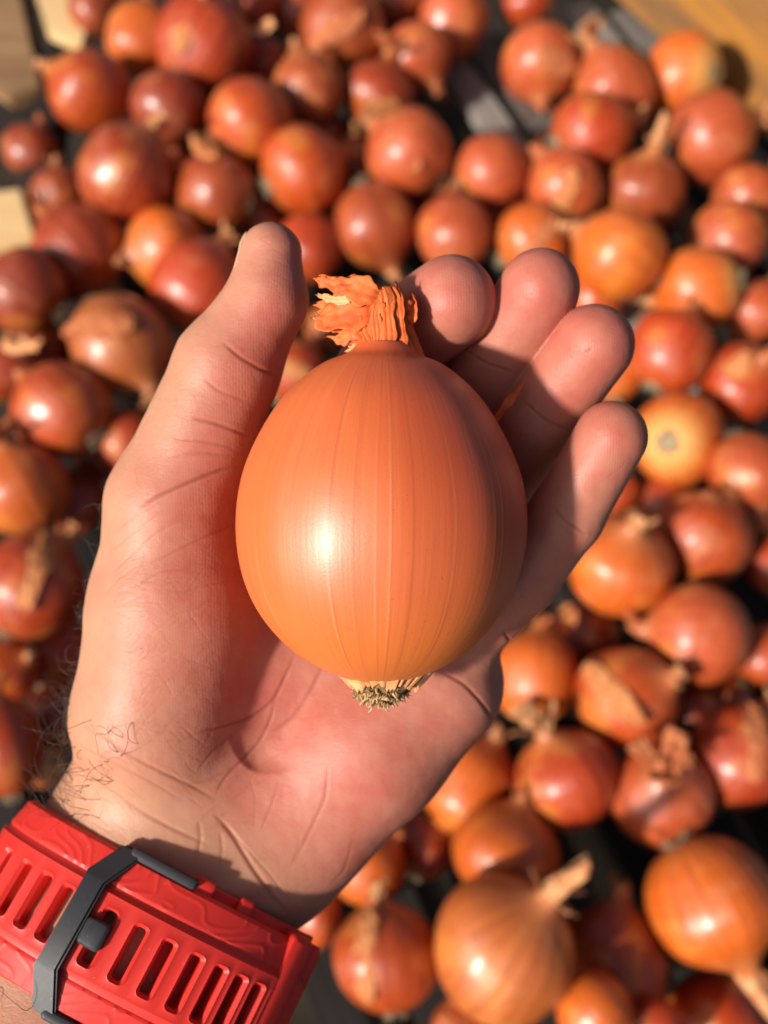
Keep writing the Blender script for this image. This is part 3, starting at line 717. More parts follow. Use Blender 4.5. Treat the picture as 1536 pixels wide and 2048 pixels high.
def flap(path, widths, thick=0.00022, crumple=7.0, seed=0, nu=34, nv=14, wn=(0.2, 1, 0), ragged=0.25, cup=0.0):
    pth = np.array([P(*p) for p in path]); k = len(pth); tt = np.linspace(0, k - 1, nu)
    pt = np.stack([np.interp(tt, np.arange(k), pth[:, c]) for c in range(3)], 1)
    for _ in range(3): pt[1:-1] = (pt[:-2] + 2*pt[1:-1] + pt[2:]) / 4
    ww = np.interp(tt, np.arange(k), widths) * SZ
    tg = np.gradient(pt, axis=0); tg /= np.linalg.norm(tg, axis=1)[:, None]
    w_ = np.cross(tg, np.cross(np.array(wn, float), tg)); w_ /= np.linalg.norm(w_, axis=1)[:, None] + 1e-9
    nn = np.cross(tg, w_); vs = np.linspace(-1, 1, nv); r_ = np.random.default_rng(seed)
    r_0 = r_.uniform(); rag = np.convolve(r_.normal(0, 1, nv + 4), np.ones(3) / 3, 'same')[2:-2]
    G = np.zeros((nu, nv, 3))
    for i in range(nu):
        for j, v in enumerate(vs):
            e = 1 + ragged * (math.sin(i * .42 + seed) * .8 + math.sin(i * 1.15 + 2*seed) * .3) * abs(v)
            ext = tg[i] * (rag[j] * ragged * 60 * SZ * (i / (nu - 1))**3)
            G[i, j] = pt[i] + w_[i] * ww[i] * v * e + nn[i] * (cup * ww[i] * v * v + 0.8 * SZ * math.sin(v * (7 + 5 * r_0) + seed + 0.12 * i)) + ext
    f = G.reshape(-1, 3); fp = f / SZ
    disp = np.stack((wav(fp, 0.045, seed, 3), wav(fp, 0.045, seed + 3, 3), wav(fp, 0.055, seed + 5, 3)), 1) * crumple * SZ
    ramp_ = np.repeat(np.clip(np.linspace(-0.1, 1.2, nu), 0, 1)[:, None], nv, 1).reshape(-1, 1)
    f = f + disp * ramp_
    return sheet(c2w(f.reshape(nu, nv, 3).reshape(-1, 3)).reshape(nu, nv, 3), thick)
v, f = stalk([(778, 722, 0), (778, 690, 0), (774, 655, 4), (772, 620, 10), (770, 590, 12), (764, 572, 12)], [72, 57, 46, 41, 40, 33], 110, 12, 2.0, 0.05)
neck = wobj('dried_neck', v, f, M_PAPER, held)
parts = [
 flap([(772, 600, 40), (745, 590, 50), (705, 575, 46), (665, 574, 34)], [12, 22, 26, 16], seed=1, crumple=9),
 flap([(770, 590, 24), (730, 584, 30), (690, 575, 26), (655, 562, 16), (645, 556, 8)], [14, 26, 24, 18, 8], seed=2, crumple=10),
 flap([(760, 620, 38), (725, 625, 46), (690, 632, 40), (655, 640, 30), (632, 634, 18)], [16, 28, 34, 26, 14], seed=3, crumple=10),
 flap([(755, 640, 30), (720, 640, 36), (695, 652, 26), (670, 660, 12)], [14, 22, 22, 10], seed=4, crumple=8),
 flap([(760, 605, 8), (720, 600, 10), (680, 606, 0), (640, 612, -12)], [20, 32, 30, 20], seed=5, crumple=11),
 flap([(752, 650, 26), (722, 656, 34), (694, 664, 28), (664, 668, 14)], [18, 26, 24, 12], seed=16, crumple=9),
 flap([(752, 672, 30), (734, 672, 34), (712, 674, 28), (696, 678, 18)], [14, 16, 13, 7], seed=17, crumple=6),
 flap([(748, 690, 36), (735, 665, 44), (728, 640, 46), (732, 612, 40)], [10, 16, 16, 10], seed=6, crumple=4, wn=(1, .2, 0)),
 flap([(748, 722, 58), (754, 700, 50), (752, 660, 50), (750, 625, 50), (762, 600, 46)], [7, 9, 12, 13, 12], seed=7, crumple=3, wn=(1, 0, 0)),
 flap([(776, 722, 66), (778, 702, 56), (778, 660, 54), (776, 620, 52), (774, 585, 40)], [9, 12, 14, 13, 14], seed=8, crumple=2.5, wn=(1, 0, 0)),
 flap([(806, 724, 54), (801, 704, 48), (799, 660, 46), (796, 625, 44), (790, 580, 34)], [9, 13, 14, 12, 11], seed=9, crumple=3, wn=(1, 0, 0)),
 flap([(822, 714, 20), (815, 680, 28), (803, 645, 30), (797, 620, 28)], [14, 15, 10, 6], seed=10, crumple=4, wn=(1, 0, 0)),
]
for prt in parts: wobj('papery_flap', prt[0], prt[1], M_PAPER, neck)
for prt in [
 flap([(700, 600, 44), (675, 600, 40), (650, 596, 30), (634, 590, 22)], [8, 9, 8, 5], seed=11, crumple=6),
 flap([(668, 656, 26), (650, 648, 24), (640, 640, 18)], [8, 9, 6], seed=12, crumple=5),
 flap([(735, 700, 20), (722, 694, 22), (708, 690, 16), (700, 694, 8)], [9, 10, 8, 5], seed=13, crumple=4)]:
    wobj('papery_flap', prt[0], prt[1], M_PAPER_PALE, neck)
for prt in [
 flap([(797, 640, 24), (806, 618, 34), (817, 600, 30), (822, 596, 16)], [6, 10, 9, 5], seed=14, crumple=5, wn=(1, 0, 0), cup=.7),
 flap([(806, 650, 12), (822, 640, 20), (828, 615, 22), (824, 596, 14)], [5, 9, 8, 4], seed=15, crumple=5, wn=(1, 0, 0), cup=-.7)]:
    wobj('papery_flap', prt[0], prt[1], M_PAPER, neck)
# root end
r_ = np.random.default_rng(3); rootv = []
nth2 = 60; prof = [(86, 1346), (76, 1356), (64, 1368), (50, 1382), (34, 1394), (16, 1404), (3, 1408)]
V = []
for rr_, yy in prof:
    for j in range(nth2):
        a_ = 2*math.pi*j/nth2; k = 1 + r_.normal(0, .035)
        V.append(P(768 + rr_ * k * math.cos(a_), yy + r_.normal(0, 2.0), rr_ * k * math.sin(a_)))
F = [(i*nth2 + j, (i+1)*nth2 + j, (i+1)*nth2 + (j+1) % nth2, i*nth2 + (j+1) % nth2) for i in range(len(prof)-1) for j in range(nth2)]
F.append(tuple((len(prof)-1)*nth2 + j for j in range(nth2)))
plate = wobj('root_plate', c2w(V), F, M_ROOTDARK, held)
for k in range(11):                                    # torn collar of skin round the root
    a0 = R(8 + k * 18 + r_.uniform(-4, 4)); wdt = r_.uniform(.16, .26); nu, nv = 10, 9; G = np.zeros((nu, nv, 3))
    tear = np.convolve(r_.normal(0, 1, nv + 2), np.ones(3) / 3, 'valid') * 9
    for i in range(nu):
        for j in range(nv):
            u = i / (nu - 1); a_ = a0 + (j / (nv - 1) - .5) * 2 * wdt
            yy = 1343 + u * (27 + 1.5 * tear[j]); rr_ = 97 - u * 36 + 3.0 * math.sin(9 * a_ + k) + 5 * u * math.sin(5*a_ + k)
            G[i, j] = P(768 + rr_ * math.cos(a_), yy, rr_ * math.sin(a_))
    v, f = sheet(c2w(G.reshape(-1, 3)).reshape(nu, nv, 3), 0.00025)
    wobj('skin_collar', v, f, M_PAPER_PALE, plate)
for mat, cnt, nm in ((M_ROOTHAIR, 190, 'dry_root'), (M_ROOTDARK, 110, 'dark_root')):
    paths, rads = [], []
    for k in range(cnt):
        a0 = r_.uniform(-.3, math.pi + .3); rr_ = 50 * math.sqrt(r_.uniform(0.02, 1)); y0 = 1407 - (rr_ / 50)**1.2 * 34
        p_ = np.array((768 + rr_ * math.cos(a0) - 6, y0, rr_ * math.sin(a0))); L_ = r_.uniform(10, 30)
        d_ = np.array((math.cos(a0) * .7 * r_.uniform(-.3, 1.0) - .2, r_.uniform(.3, 1.0), r_.uniform(-.1, .9) * math.sin(a0))); d_ /= np.linalg.norm(d_)
        pts = [p_]
        for s in range(4):
            d_ = d_ + r_.normal(0, .38, 3); d_ /= np.linalg.norm(d_); pts.append(pts[-1] + d_ * L_ / 4)
        paths.append([P(*q) for q in pts]); q_ = r_.uniform(.4, 1.15); rads.append([x * SZ * q_ for x in (3.4, 3.2, 2.8, 2.4, 1.2)])
    v, f = tubes(paths, rads, 5); o = wobj(nm, c2w(v), f, mat, plate); o['kind'] = 'stuff'

# ------------------------------------------------------------------ the hand (one continuous surface)
def cone(a, b):
    pa = P(*a[:3]); pb = P(*b[:3]); return pa, pb, rad(a[3], a[2]), rad(b[3], b[2])
def d_cone(p, c):
    pa, pb, ra, rb = c; ba = pb - pa; L2 = ba @ ba
    t = np.clip((p - pa) @ ba / L2, 0, 1); t = t.astype(np.float32)
    q = p - pa - t[:, None] * ba
    return np.sqrt((q * q).sum(1)) - (ra + (rb - ra) * t)
def smin(a, b, k):
    h = np.clip(0.5 + 0.5 * (b - a) / k, 0, 1); return b + (a - b) * h - k * h * (1 - h)
def chain(*pts): return [cone(a, b) for a, b in zip(pts[:-1], pts[1:])]
ARM0 = (412, 1572); ARMZ = -345
A0 = P(412, 1572, ARMZ); ad = np.array((-0.468, -0.884, 0.38)); ad /= np.linalg.norm(ad)
au = np.array((0.884, -0.468, 0.0)); au /= np.linalg.norm(au); an = np.array((0, 0, 1.0)) - ad * ad[2]; an /= np.linalg.norm(an)
PXA = (D0 - (-110) * SZ) / FPX                         # metres per pixel at the palm side of the wrist
AW, AT = 292 * PXA, 245 * PXA
ARMC = P(412, 1572, -165) - an * AT      # palm side of the wrist lies at height -160
def d_arm(p):
    q = p - ARMC; a_ = q @ ad; u = q @ au; n = q @ an
    wv = AW * (1 + 0.03 * np.clip(a_ / 0.03, 0, 2)); tv = AT * (1 + 0.05 * np.clip(a_ / 0.03, -1, 2))
    e = (np.abs(u / wv)**2.1 + np.abs(n / tv)**2.1)**(1 / 2.1)
    d = (e - 1) * AT
    return np.maximum(d, np.maximum(-a_ - 0.004, a_ - 0.085))
PALM = [
 chain((430, 1560, -335, 130), (560, 960, -330, 104)), chain((450, 1560, -345, 130), (700, 980, -365, 100)),
 chain((500, 1600, -345, 130), (820, 1060, -360, 96)), chain((540, 1640, -330, 130), (900, 1270, -270, 94)),
]
THENAR = chain((345, 1010, -165, 126), (350, 1210, -205, 168), (318, 1430, -245, 168), (330, 1560, -300, 140))
HYPO = chain((868, 1365, -315, 140), (735, 1482, -330, 160), (555, 1672, -370, 165))
THUMB = chain((345, 1010, -165, 126), (455, 735, -120, 105), (533, 600, -95, 80), (541, 508, -85, 62))
FING = [
 chain((560, 960, -330, 104), (745, 790, -375, 97), (803, 674, -215, 95), (903, 604, -85, 91)),
 chain((700, 980, -365, 100), (890, 880, -370, 95), (985, 735, -205, 85), (1078, 578, -80, 80)),
 chain((820, 1060, -360, 95), (985, 960, -335, 90), (1075, 835, -175, 83), (1187, 690, -70, 81)),
 chain((900, 1270, -270, 92), (1042, 1152, -155, 77), (1133, 1030, -90, 73), (1222, 875, -35, 72)),
]
def hand_sdf(p):
    k = 60 * SZ
    d = None
    for ch in PALM:
        for c in ch:
            x = d_cone(p, c); d = x if d is None else smin(d, x, 45 * SZ)
    t = None
    for c in THENAR: x = d_cone(p, c); t = x if t is None else smin(t, x, 30 * SZ)
    d = smin(d, t, 55 * SZ)
    for c in HYPO: d = smin(d, d_cone(p, c), 45 * SZ)
    d = smin(d, d_arm(p), 80 * SZ)
    tb = None
    for c in THUMB: x = d_cone(p, c); tb = x if tb is None else smin(tb, x, 22 * SZ)
    d = smin(d, tb, 40 * SZ)
    fd = None
    for ch in FING:
        x = None
        for c in ch: y = d_cone(p, c); x = y if x is None else smin(x, y, 16 * SZ)
        fd = x if fd is None else smin(fd, x, 5 * SZ)
    d = smin(d, fd, 26 * SZ)
    o = onion_sdf(p) - 0.00012
    return -smin(-d, o, 5 * SZ) if False else np.maximum(d, -o)
VX = 0.00026
lo = P(60, 2150, -640); hi = P(1340, 420, 120)
lo = np.array((-0.090, -0.135, -0.252)); hi = np.array((0.062, 0.062, -0.155))
nb = np.ceil((hi - lo) / (4 * VX)).astype(int)
bx, by, bz = np.meshgrid(*[np.arange(n) for n in nb], indexing='ij')
bc = np.stack((bx, by, bz), -1).reshape(-1, 3)
ctr = (lo + (bc * 4 + 1.5) * VX).astype(np.float32)
dc = np.empty(len(ctr), np.float32)
for s in range(0, len(ctr), 400000): dc[s:s+400000] = hand_sdf(ctr[s:s+400000])
BGV = 3 * VX
arr = np.repeat(np.repeat(np.repeat(np.clip(dc, -BGV, BGV).reshape(nb), 4, 0), 4, 1), 4, 2).astype(np.float32)
act = bc[np.abs(dc) < 8.0 * VX]
og = np.stack(np.meshgrid(np.arange(4), np.arange(4), np.arange(4), indexing='ij'), -1).reshape(-1, 3)
A6 = arr.reshape(nb[0], 4, nb[1], 4, nb[2], 4)
for s in range(0, len(act), 8000):
    blk = act[s:s+8000]
    pts = (lo + (blk[:, None, :] * 4 + og[None]) * VX).reshape(-1, 3).astype(np.float32)
    A6[blk[:, 0], :, blk[:, 1], :, blk[:, 2], :] = np.clip(hand_sdf(pts), -BGV, BGV).reshape(-1, 4, 4, 4)
grid = vdb.FloatGrid(BGV); grid.copyFromArray(arr)
hp, hq = grid.convertToQuads(isovalue=0.0)
del arr, A6
hp = lo + hp.astype(np.float64) * VX
hq = hq[:, ::-1] if False else hq
a_, b_, c_ = hp[hq[:, 0]], hp[hq[:, 1]], hp[hq[:, 2]]
if np.einsum('ij,ij->i', np.cross(b_ - a_, c_ - a_), a_ - hp.mean(0)).sum() < 0: hq = hq[:, ::-1]
# keep the largest connected piece only
# smooth tiny stair steps
nvx = len(hp)
ed = np.vstack((hq[:, [0, 1]], hq[:, [1, 2]], hq[:, [2, 3]], hq[:, [3, 0]])).astype(np.int64)
cnt = np.bincount(ed[:, 0], minlength=nvx) + np.bincount(ed[:, 1], minlength=nvx)
for _ in range(3):
    acc = np.stack([np.bincount(ed[:, 0], hp[ed[:, 1], c], nvx) + np.bincount(ed[:, 1], hp[ed[:, 0], c], nvx) for c in range(3)], 1)
    hp = hp * 0.4 + 0.6 * acc / np.maximum(cnt, 1)[:, None]
def vnormals(p, q):
    n = np.cross(p[q[:, 2]] - p[q[:, 0]], p[q[:, 3]] - p[q[:, 1]]); o = np.stack([np.bincount(q.ravel(), np.repeat(n[:, c], 4), len(p)) for c in range(3)], 1)
    return o / (np.linalg.norm(o, axis=1)[:, None] + 1e-12)
hn = vnormals(hp, hq)
def topx(p): return np.stack((768 + FPX * p[:, 0] / -p[:, 2], 1024 - FPX * p[:, 1] / -p[:, 2]), 1)
hx = topx(hp); front = hn[:, 2] > 0.02
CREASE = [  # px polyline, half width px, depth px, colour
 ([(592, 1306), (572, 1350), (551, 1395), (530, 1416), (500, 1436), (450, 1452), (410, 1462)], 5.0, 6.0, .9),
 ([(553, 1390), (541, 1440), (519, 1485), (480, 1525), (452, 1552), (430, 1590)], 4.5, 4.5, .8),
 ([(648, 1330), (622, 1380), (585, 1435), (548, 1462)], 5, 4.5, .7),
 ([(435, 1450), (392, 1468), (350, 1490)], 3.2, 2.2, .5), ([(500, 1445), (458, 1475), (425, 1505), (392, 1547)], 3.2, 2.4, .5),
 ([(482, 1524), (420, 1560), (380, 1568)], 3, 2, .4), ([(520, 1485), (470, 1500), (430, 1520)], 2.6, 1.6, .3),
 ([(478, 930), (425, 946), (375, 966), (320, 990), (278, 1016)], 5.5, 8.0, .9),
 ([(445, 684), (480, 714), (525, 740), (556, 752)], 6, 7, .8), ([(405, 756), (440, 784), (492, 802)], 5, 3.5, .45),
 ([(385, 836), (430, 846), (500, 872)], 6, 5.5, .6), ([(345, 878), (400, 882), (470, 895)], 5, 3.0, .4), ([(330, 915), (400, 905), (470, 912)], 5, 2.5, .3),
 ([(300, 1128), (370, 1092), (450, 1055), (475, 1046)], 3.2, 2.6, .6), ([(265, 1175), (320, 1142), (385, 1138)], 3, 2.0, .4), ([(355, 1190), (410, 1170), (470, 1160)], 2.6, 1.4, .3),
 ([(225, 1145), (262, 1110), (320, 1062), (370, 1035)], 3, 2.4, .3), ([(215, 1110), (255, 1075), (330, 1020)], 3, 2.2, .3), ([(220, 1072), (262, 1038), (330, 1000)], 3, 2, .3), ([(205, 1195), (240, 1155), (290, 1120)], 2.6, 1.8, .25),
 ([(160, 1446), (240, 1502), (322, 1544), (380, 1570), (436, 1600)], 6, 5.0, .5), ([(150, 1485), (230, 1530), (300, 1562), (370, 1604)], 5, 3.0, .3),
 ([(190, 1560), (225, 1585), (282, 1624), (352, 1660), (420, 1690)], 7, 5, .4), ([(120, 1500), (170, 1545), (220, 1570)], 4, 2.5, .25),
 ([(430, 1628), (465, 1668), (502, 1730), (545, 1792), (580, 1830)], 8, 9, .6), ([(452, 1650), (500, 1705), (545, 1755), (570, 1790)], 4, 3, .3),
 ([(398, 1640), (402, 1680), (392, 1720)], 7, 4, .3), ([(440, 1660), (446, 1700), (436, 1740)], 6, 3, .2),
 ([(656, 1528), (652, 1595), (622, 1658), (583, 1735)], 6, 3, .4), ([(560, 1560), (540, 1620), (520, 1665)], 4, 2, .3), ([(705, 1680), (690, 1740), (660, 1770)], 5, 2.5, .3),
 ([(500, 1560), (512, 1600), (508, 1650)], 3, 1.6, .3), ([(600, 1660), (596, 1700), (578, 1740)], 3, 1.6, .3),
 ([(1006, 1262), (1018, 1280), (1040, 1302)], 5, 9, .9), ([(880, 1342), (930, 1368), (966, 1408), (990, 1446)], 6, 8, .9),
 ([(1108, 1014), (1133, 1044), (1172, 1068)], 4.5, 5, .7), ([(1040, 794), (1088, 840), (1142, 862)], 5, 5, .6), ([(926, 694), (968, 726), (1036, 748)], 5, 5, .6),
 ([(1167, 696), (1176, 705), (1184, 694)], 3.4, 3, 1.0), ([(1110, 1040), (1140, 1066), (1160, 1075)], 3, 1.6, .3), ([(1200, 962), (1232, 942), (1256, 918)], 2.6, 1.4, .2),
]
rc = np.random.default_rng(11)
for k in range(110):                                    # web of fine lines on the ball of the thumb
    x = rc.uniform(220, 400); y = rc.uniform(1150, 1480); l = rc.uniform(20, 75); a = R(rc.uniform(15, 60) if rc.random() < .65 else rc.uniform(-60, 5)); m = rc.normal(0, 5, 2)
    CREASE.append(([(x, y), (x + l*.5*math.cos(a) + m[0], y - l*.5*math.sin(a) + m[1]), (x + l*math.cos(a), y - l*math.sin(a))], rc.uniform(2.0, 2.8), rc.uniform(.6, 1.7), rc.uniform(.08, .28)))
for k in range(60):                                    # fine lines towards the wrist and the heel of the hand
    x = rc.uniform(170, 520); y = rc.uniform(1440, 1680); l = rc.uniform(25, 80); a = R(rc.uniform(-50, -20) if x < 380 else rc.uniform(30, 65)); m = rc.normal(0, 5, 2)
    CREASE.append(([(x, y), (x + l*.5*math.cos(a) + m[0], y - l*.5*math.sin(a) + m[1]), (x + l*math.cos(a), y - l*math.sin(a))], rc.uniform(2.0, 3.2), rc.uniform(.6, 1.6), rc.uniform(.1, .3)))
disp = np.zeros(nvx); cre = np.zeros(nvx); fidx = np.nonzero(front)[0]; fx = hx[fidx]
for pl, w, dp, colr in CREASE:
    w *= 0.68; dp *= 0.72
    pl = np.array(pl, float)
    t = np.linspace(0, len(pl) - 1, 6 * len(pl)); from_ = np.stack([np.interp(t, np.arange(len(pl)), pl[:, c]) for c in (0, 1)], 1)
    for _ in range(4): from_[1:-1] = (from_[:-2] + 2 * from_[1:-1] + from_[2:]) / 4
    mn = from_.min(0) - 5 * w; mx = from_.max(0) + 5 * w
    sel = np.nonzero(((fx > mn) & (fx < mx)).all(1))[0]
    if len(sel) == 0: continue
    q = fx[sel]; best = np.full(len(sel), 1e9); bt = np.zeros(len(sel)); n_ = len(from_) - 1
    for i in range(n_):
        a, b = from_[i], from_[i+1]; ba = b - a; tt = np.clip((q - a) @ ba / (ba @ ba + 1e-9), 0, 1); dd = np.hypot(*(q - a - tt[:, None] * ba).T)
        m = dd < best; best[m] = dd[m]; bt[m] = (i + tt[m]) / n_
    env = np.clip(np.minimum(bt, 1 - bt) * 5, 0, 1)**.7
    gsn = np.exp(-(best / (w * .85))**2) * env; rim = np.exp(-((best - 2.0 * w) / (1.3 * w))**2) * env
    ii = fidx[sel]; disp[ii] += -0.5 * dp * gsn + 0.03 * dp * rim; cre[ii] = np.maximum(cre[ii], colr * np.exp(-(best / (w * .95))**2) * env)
# soft bulges: finger pads, ball of the thumb, heel
def blob(cx, cy, rx, ry, ang=0):
    c, s = math.cos(R(ang)), math.sin(R(ang)); x = hx[:, 0] - cx; y = hx[:, 1] - cy
    return np.exp(-(((x * c + y * s) / rx)**2 + ((-x * s + y * c) / ry)**2)) * front
disp += 6 * blob(905, 600, 60, 70) + 5 * blob(1080, 585, 50, 60) + 5 * blob(1190, 690, 50, 60) + 5 * blob(1215, 890, 45, 70, 30)
disp += 1.2 * wav(hp / SZ, 0.016, 4, 4)
disp *= np.where(onion_sdf(hp) < 6 * SZ, 0.15, 1.0)
hp2 = hp + hn * (disp * SZ)[:, None]
pink = 0.30 + .75 * blob(905, 590, 100, 95) + .8 * blob(1090, 580, 90, 110, 30) + .85 * blob(1200, 690, 85, 100, 30) + .5 * blob(1130, 790, 60, 60) + .85 * blob(1230, 870, 75, 110, 30) \
     + .7 * blob(560, 620, 60, 150, 15) + .5 * blob(480, 780, 70, 120) + .65 * blob(430, 1030, 90, 110) + .45 * blob(450, 1250, 120, 200) + .75 * blob(640, 1520, 170, 190, 30) + .4 * blob(860, 1450, 120, 90) + .3 * blob(560, 1400, 90, 80)
pink = np.clip(pink, 0, 1.0)
sand = np.clip(1.0 - (hx[:, 0] - np.interp(hx[:, 1], [440, 560, 700, 830, 950, 1250, 1440, 1600, 1700], [470, 440, 345, 280, 215, 175, 140, 80, 60])) / np.interp(hx[:, 1], [440, 900, 1300, 1600], [80, 150, 170, 420]), 0, 1)
sand = np.maximum(sand, np.clip((hx[:, 1] - 1560 + 0.5 * (420 - hx[:, 0])) / 120, 0, 1) * np.clip((620 - hx[:, 0] + .4 * (hx[:, 1] - 1500)) / 200, 0, 1))
sand = np.where(front, sand, 1.0); pink = pink * (1 - 0.75 * sand)
wr_c = P(412, 1700, -300)
person = wobj('person', c2w(hp2), hq, M_SKIN, origin=c2w(wr_c))
tag(person, 'bare left hand with hairy wrist, palm up, holding a large onion and wearing red strap', 'person')
ca = person.data.color_attributes.new('skin', 'FLOAT_COLOR', 'POINT')
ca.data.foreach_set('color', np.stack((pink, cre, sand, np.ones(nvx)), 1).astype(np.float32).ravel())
# thumb nail, seen edge on at the left of the tip
tb0, tb1 = P(533, 600, -95), P(541, 508, -85); ta = tb1 - tb0; tl = np.linalg.norm(ta); ta /= tl
nd = np.array((-0.90, 0.05, -0.42)); nd -= ta * (nd @ ta); nd /= np.linalg.norm(nd); ns = np.cross(ta, nd)
G = np.zeros((16, 14, 3))
for i in range(16):
    u = 0.0 + 1.45 * i / 15
    rr_ = (80 + (62 - 80) * min(u, 1.0)) * SZ * 1.03
    if u > 1: rr_ = math.sqrt(max((62 * SZ * 1.03)**2 - ((u - 1) * tl)**2 * 0.7, 1e-8))
    for j in range(14):
        a_ = (j / 13 - .5) * 2 * R(48); rag = 1 - 0.10 * abs(j / 13 - .5) * (u > 1.2)
        G[i, j] = tb0 + ta * (u * tl * rag) + rr_ * (nd * math.cos(a_) + ns * math.sin(a_) * 1.02)
v, f = sheet(c2w(G.reshape(-1, 3)).reshape(16, 14, 3), 0.0004)
wobj('thumbnail', v, f, M_NAIL, person)
# hairs
r_ = np.random.default_rng(21); paths, rads = [], []
def grow(idx, L0, L1, curl, pull):
    for i in idx:
        n = hn[i]; L_ = r_.uniform(L0, L1) * SZ; ns_ = 12
        d_ = n * .7 + np.array(pull) + r_.normal(0, .45, 3); d_ /= np.linalg.norm(d_); ax_ = r_.normal(0, 1, 3) + n * 1.2; ax_ /= np.linalg.norm(ax_)
        ca_ = r_.uniform(.5, 1.5) * curl / ns_ * (1 if r_.random() < .5 else -1); p_ = hp2[i] - n * .0002; pts = [p_]
        for s in range(ns_):
            d_ = d_ * math.cos(ca_) + np.cross(ax_, d_) * math.sin(ca_) + ax_ * (ax_ @ d_) * (1 - math.cos(ca_)); d_ = d_ + r_.normal(0, .05, 3)
            nx_ = pts[-1] + d_ / np.linalg.norm(d_) * L_ / ns_
            pts.append(nx_)
        paths.append(np.array(pts)); rads.append(np.linspace(0.72, 0.22, ns_ + 1) * SZ)
def pick(cond, n):
    c = np.nonzero(cond)[0]; return r_.choice(c, min(n, len(c)), replace=False)
edge = np.interp(hx[:, 1], [950, 1250, 1330, 1440, 1560, 1640], [215, 175, 165, 140, 85, 60])
inx = hx[:, 0] - edge
grow(pick((hx[:, 1] > 1440) & (hx[:, 1] < 1650) & (inx < 150) & (hn[:, 2] > -.5), 115), 50, 140, 2.9, (-.2, .1, .1))
grow(pick((hx[:, 1] > 1400) & (hx[:, 1] < 1600) & (inx < 30) & (hn[:, 2] > -.8) & (hn[:, 2] < .35), 60), 50, 130, 3.2, (-.2, .2, .1))
grow(pick((hx[:, 1] > 1180) & (hx[:, 1] < 1420) & (hn[:, 0] < -.6) & (hn[:, 2] < .25) & (hx[:, 0] < 260), 130), 40, 110, 4.0, (-.1, .1, 0))
grow(pick((hx[:, 1] > 1000) & (hx[:, 1] < 1180) & (hn[:, 0] < -.6) & (hn[:, 2] < .1) & (hx[:, 0] < 260), 40), 30, 70, 3.0, (-.1, .1, 0))
grow(pick((hx[:, 1] > 1880) & (hx[:, 0] < 180) & (hn[:, 2] > .1), 60), 60, 130, 3.5, (-.1, -.2, .1))
v, f = tubes(paths, rads, 4)
ah = wobj('arm_hair', c2w(v), f, M_HAIR, person); ah['kind'] = 'stuff'

# ------------------------------------------------------------------ watch strap
EW, ET = 338 * PXA, AT + 4 * PXA; SHIFT = 26 * PXA
ph_ = np.linspace(-math.pi, math.pi, 4001); sx = EW * np.sign(np.sin(ph_)) * np.abs(np.sin(ph_))**(2/2.1); sn = ET * np.sign(np.cos(ph_)) * np.abs(np.cos(ph_))**(2/2.1)
arc = np.concatenate(([0], np.cumsum(np.hypot(np.diff(sx), np.diff(sn))))); arc -= np.interp(0, ph_, arc)
def strap_map(tw):
    """(n,3) of arc px, px along the arm, height px -> world"""
    t = tw[:, 0] * PXA; x = np.interp(t, arc, sx); n = np.interp(t, arc, sn)
    e = 3e-4; dx = np.interp(t + e, arc, sx) - np.interp(t - e, arc, sx); dn = np.interp(t + e, arc, sn) - np.interp(t - e, arc, sn); l = np.hypot(dx, dn) + 1e-12
    nx, nn = -dn / l, dx / l
    h = tw[:, 2] * PXA
    return c2w(ARMC + np.outer(x + SHIFT + nx * h, au) + np.outer(n + nn * h, an) + np.outer((tw[:, 1] - 24) * PXA, ad))
def U2T(u):                                             # sideways px on the picture -> arc px
    m = np.abs(ph_) < math.pi / 2; return float(np.interp((u * PXA - SHIFT), sx[m], arc[m])) / PXA
wc = strap_map(np.array([(0., 355., 0.)]))[0]
watch = empty('watch_strap', wc)
tag(watch, 'red rubber watch strap with slots and black buckle round the wrist', 'watch strap')
def strap_box(name, t0, t1, w0, w1, h0, h1, mat, bev=6.0, parent=None, shape=None, seg=3):
    bm = bmesh.new(); bmesh.ops.create_cube(bm, size=1.0)
    for v in bm.verts: v.co = Vector(((t0 + t1)/2 + v.co.x * (t1 - t0), (w0 + w1)/2 + v.co.y * (w1 - w0), (h0 + h1)/2 + v.co.z * (h1 - h0)))
    if bev: bmesh.ops.bevel(bm, geom=list(bm.edges), offset=bev, segments=seg, affect='EDGES', profile=0.5)
    t = t0 + 10
    while t < t1 - 4:
        bmesh.ops.bisect_plane(bm, geom=bm.verts[:] + bm.edges[:] + bm.faces[:], plane_co=(t, 0, 0), plane_no=(1, 0, 0)); t += 14
    co = np.array([v.co[:] for v in bm.verts])
    if shape: co = shape(co)
    wv = strap_map(co); bm.verts.index_update(); fs = [[v.index for v in f.verts] for f in bm.faces]; bm.free()
    return wobj(name, wv, fs, mat, parent or watch, smooth='edges')
W0, W1 = 205.0, 505.0
def hprofile(w, base):                                  # cross section of the strap: flanks and raised middle
    return base + np.interp(w, [W0, W0 + 8, W0 + 56, W0 + 66, W0 + 72, W1 - 72, W1 - 66, W1 - 56, W1 - 8, W1], [0, 9, 18, 15, 26, 26, 15, 18, 9, 0])
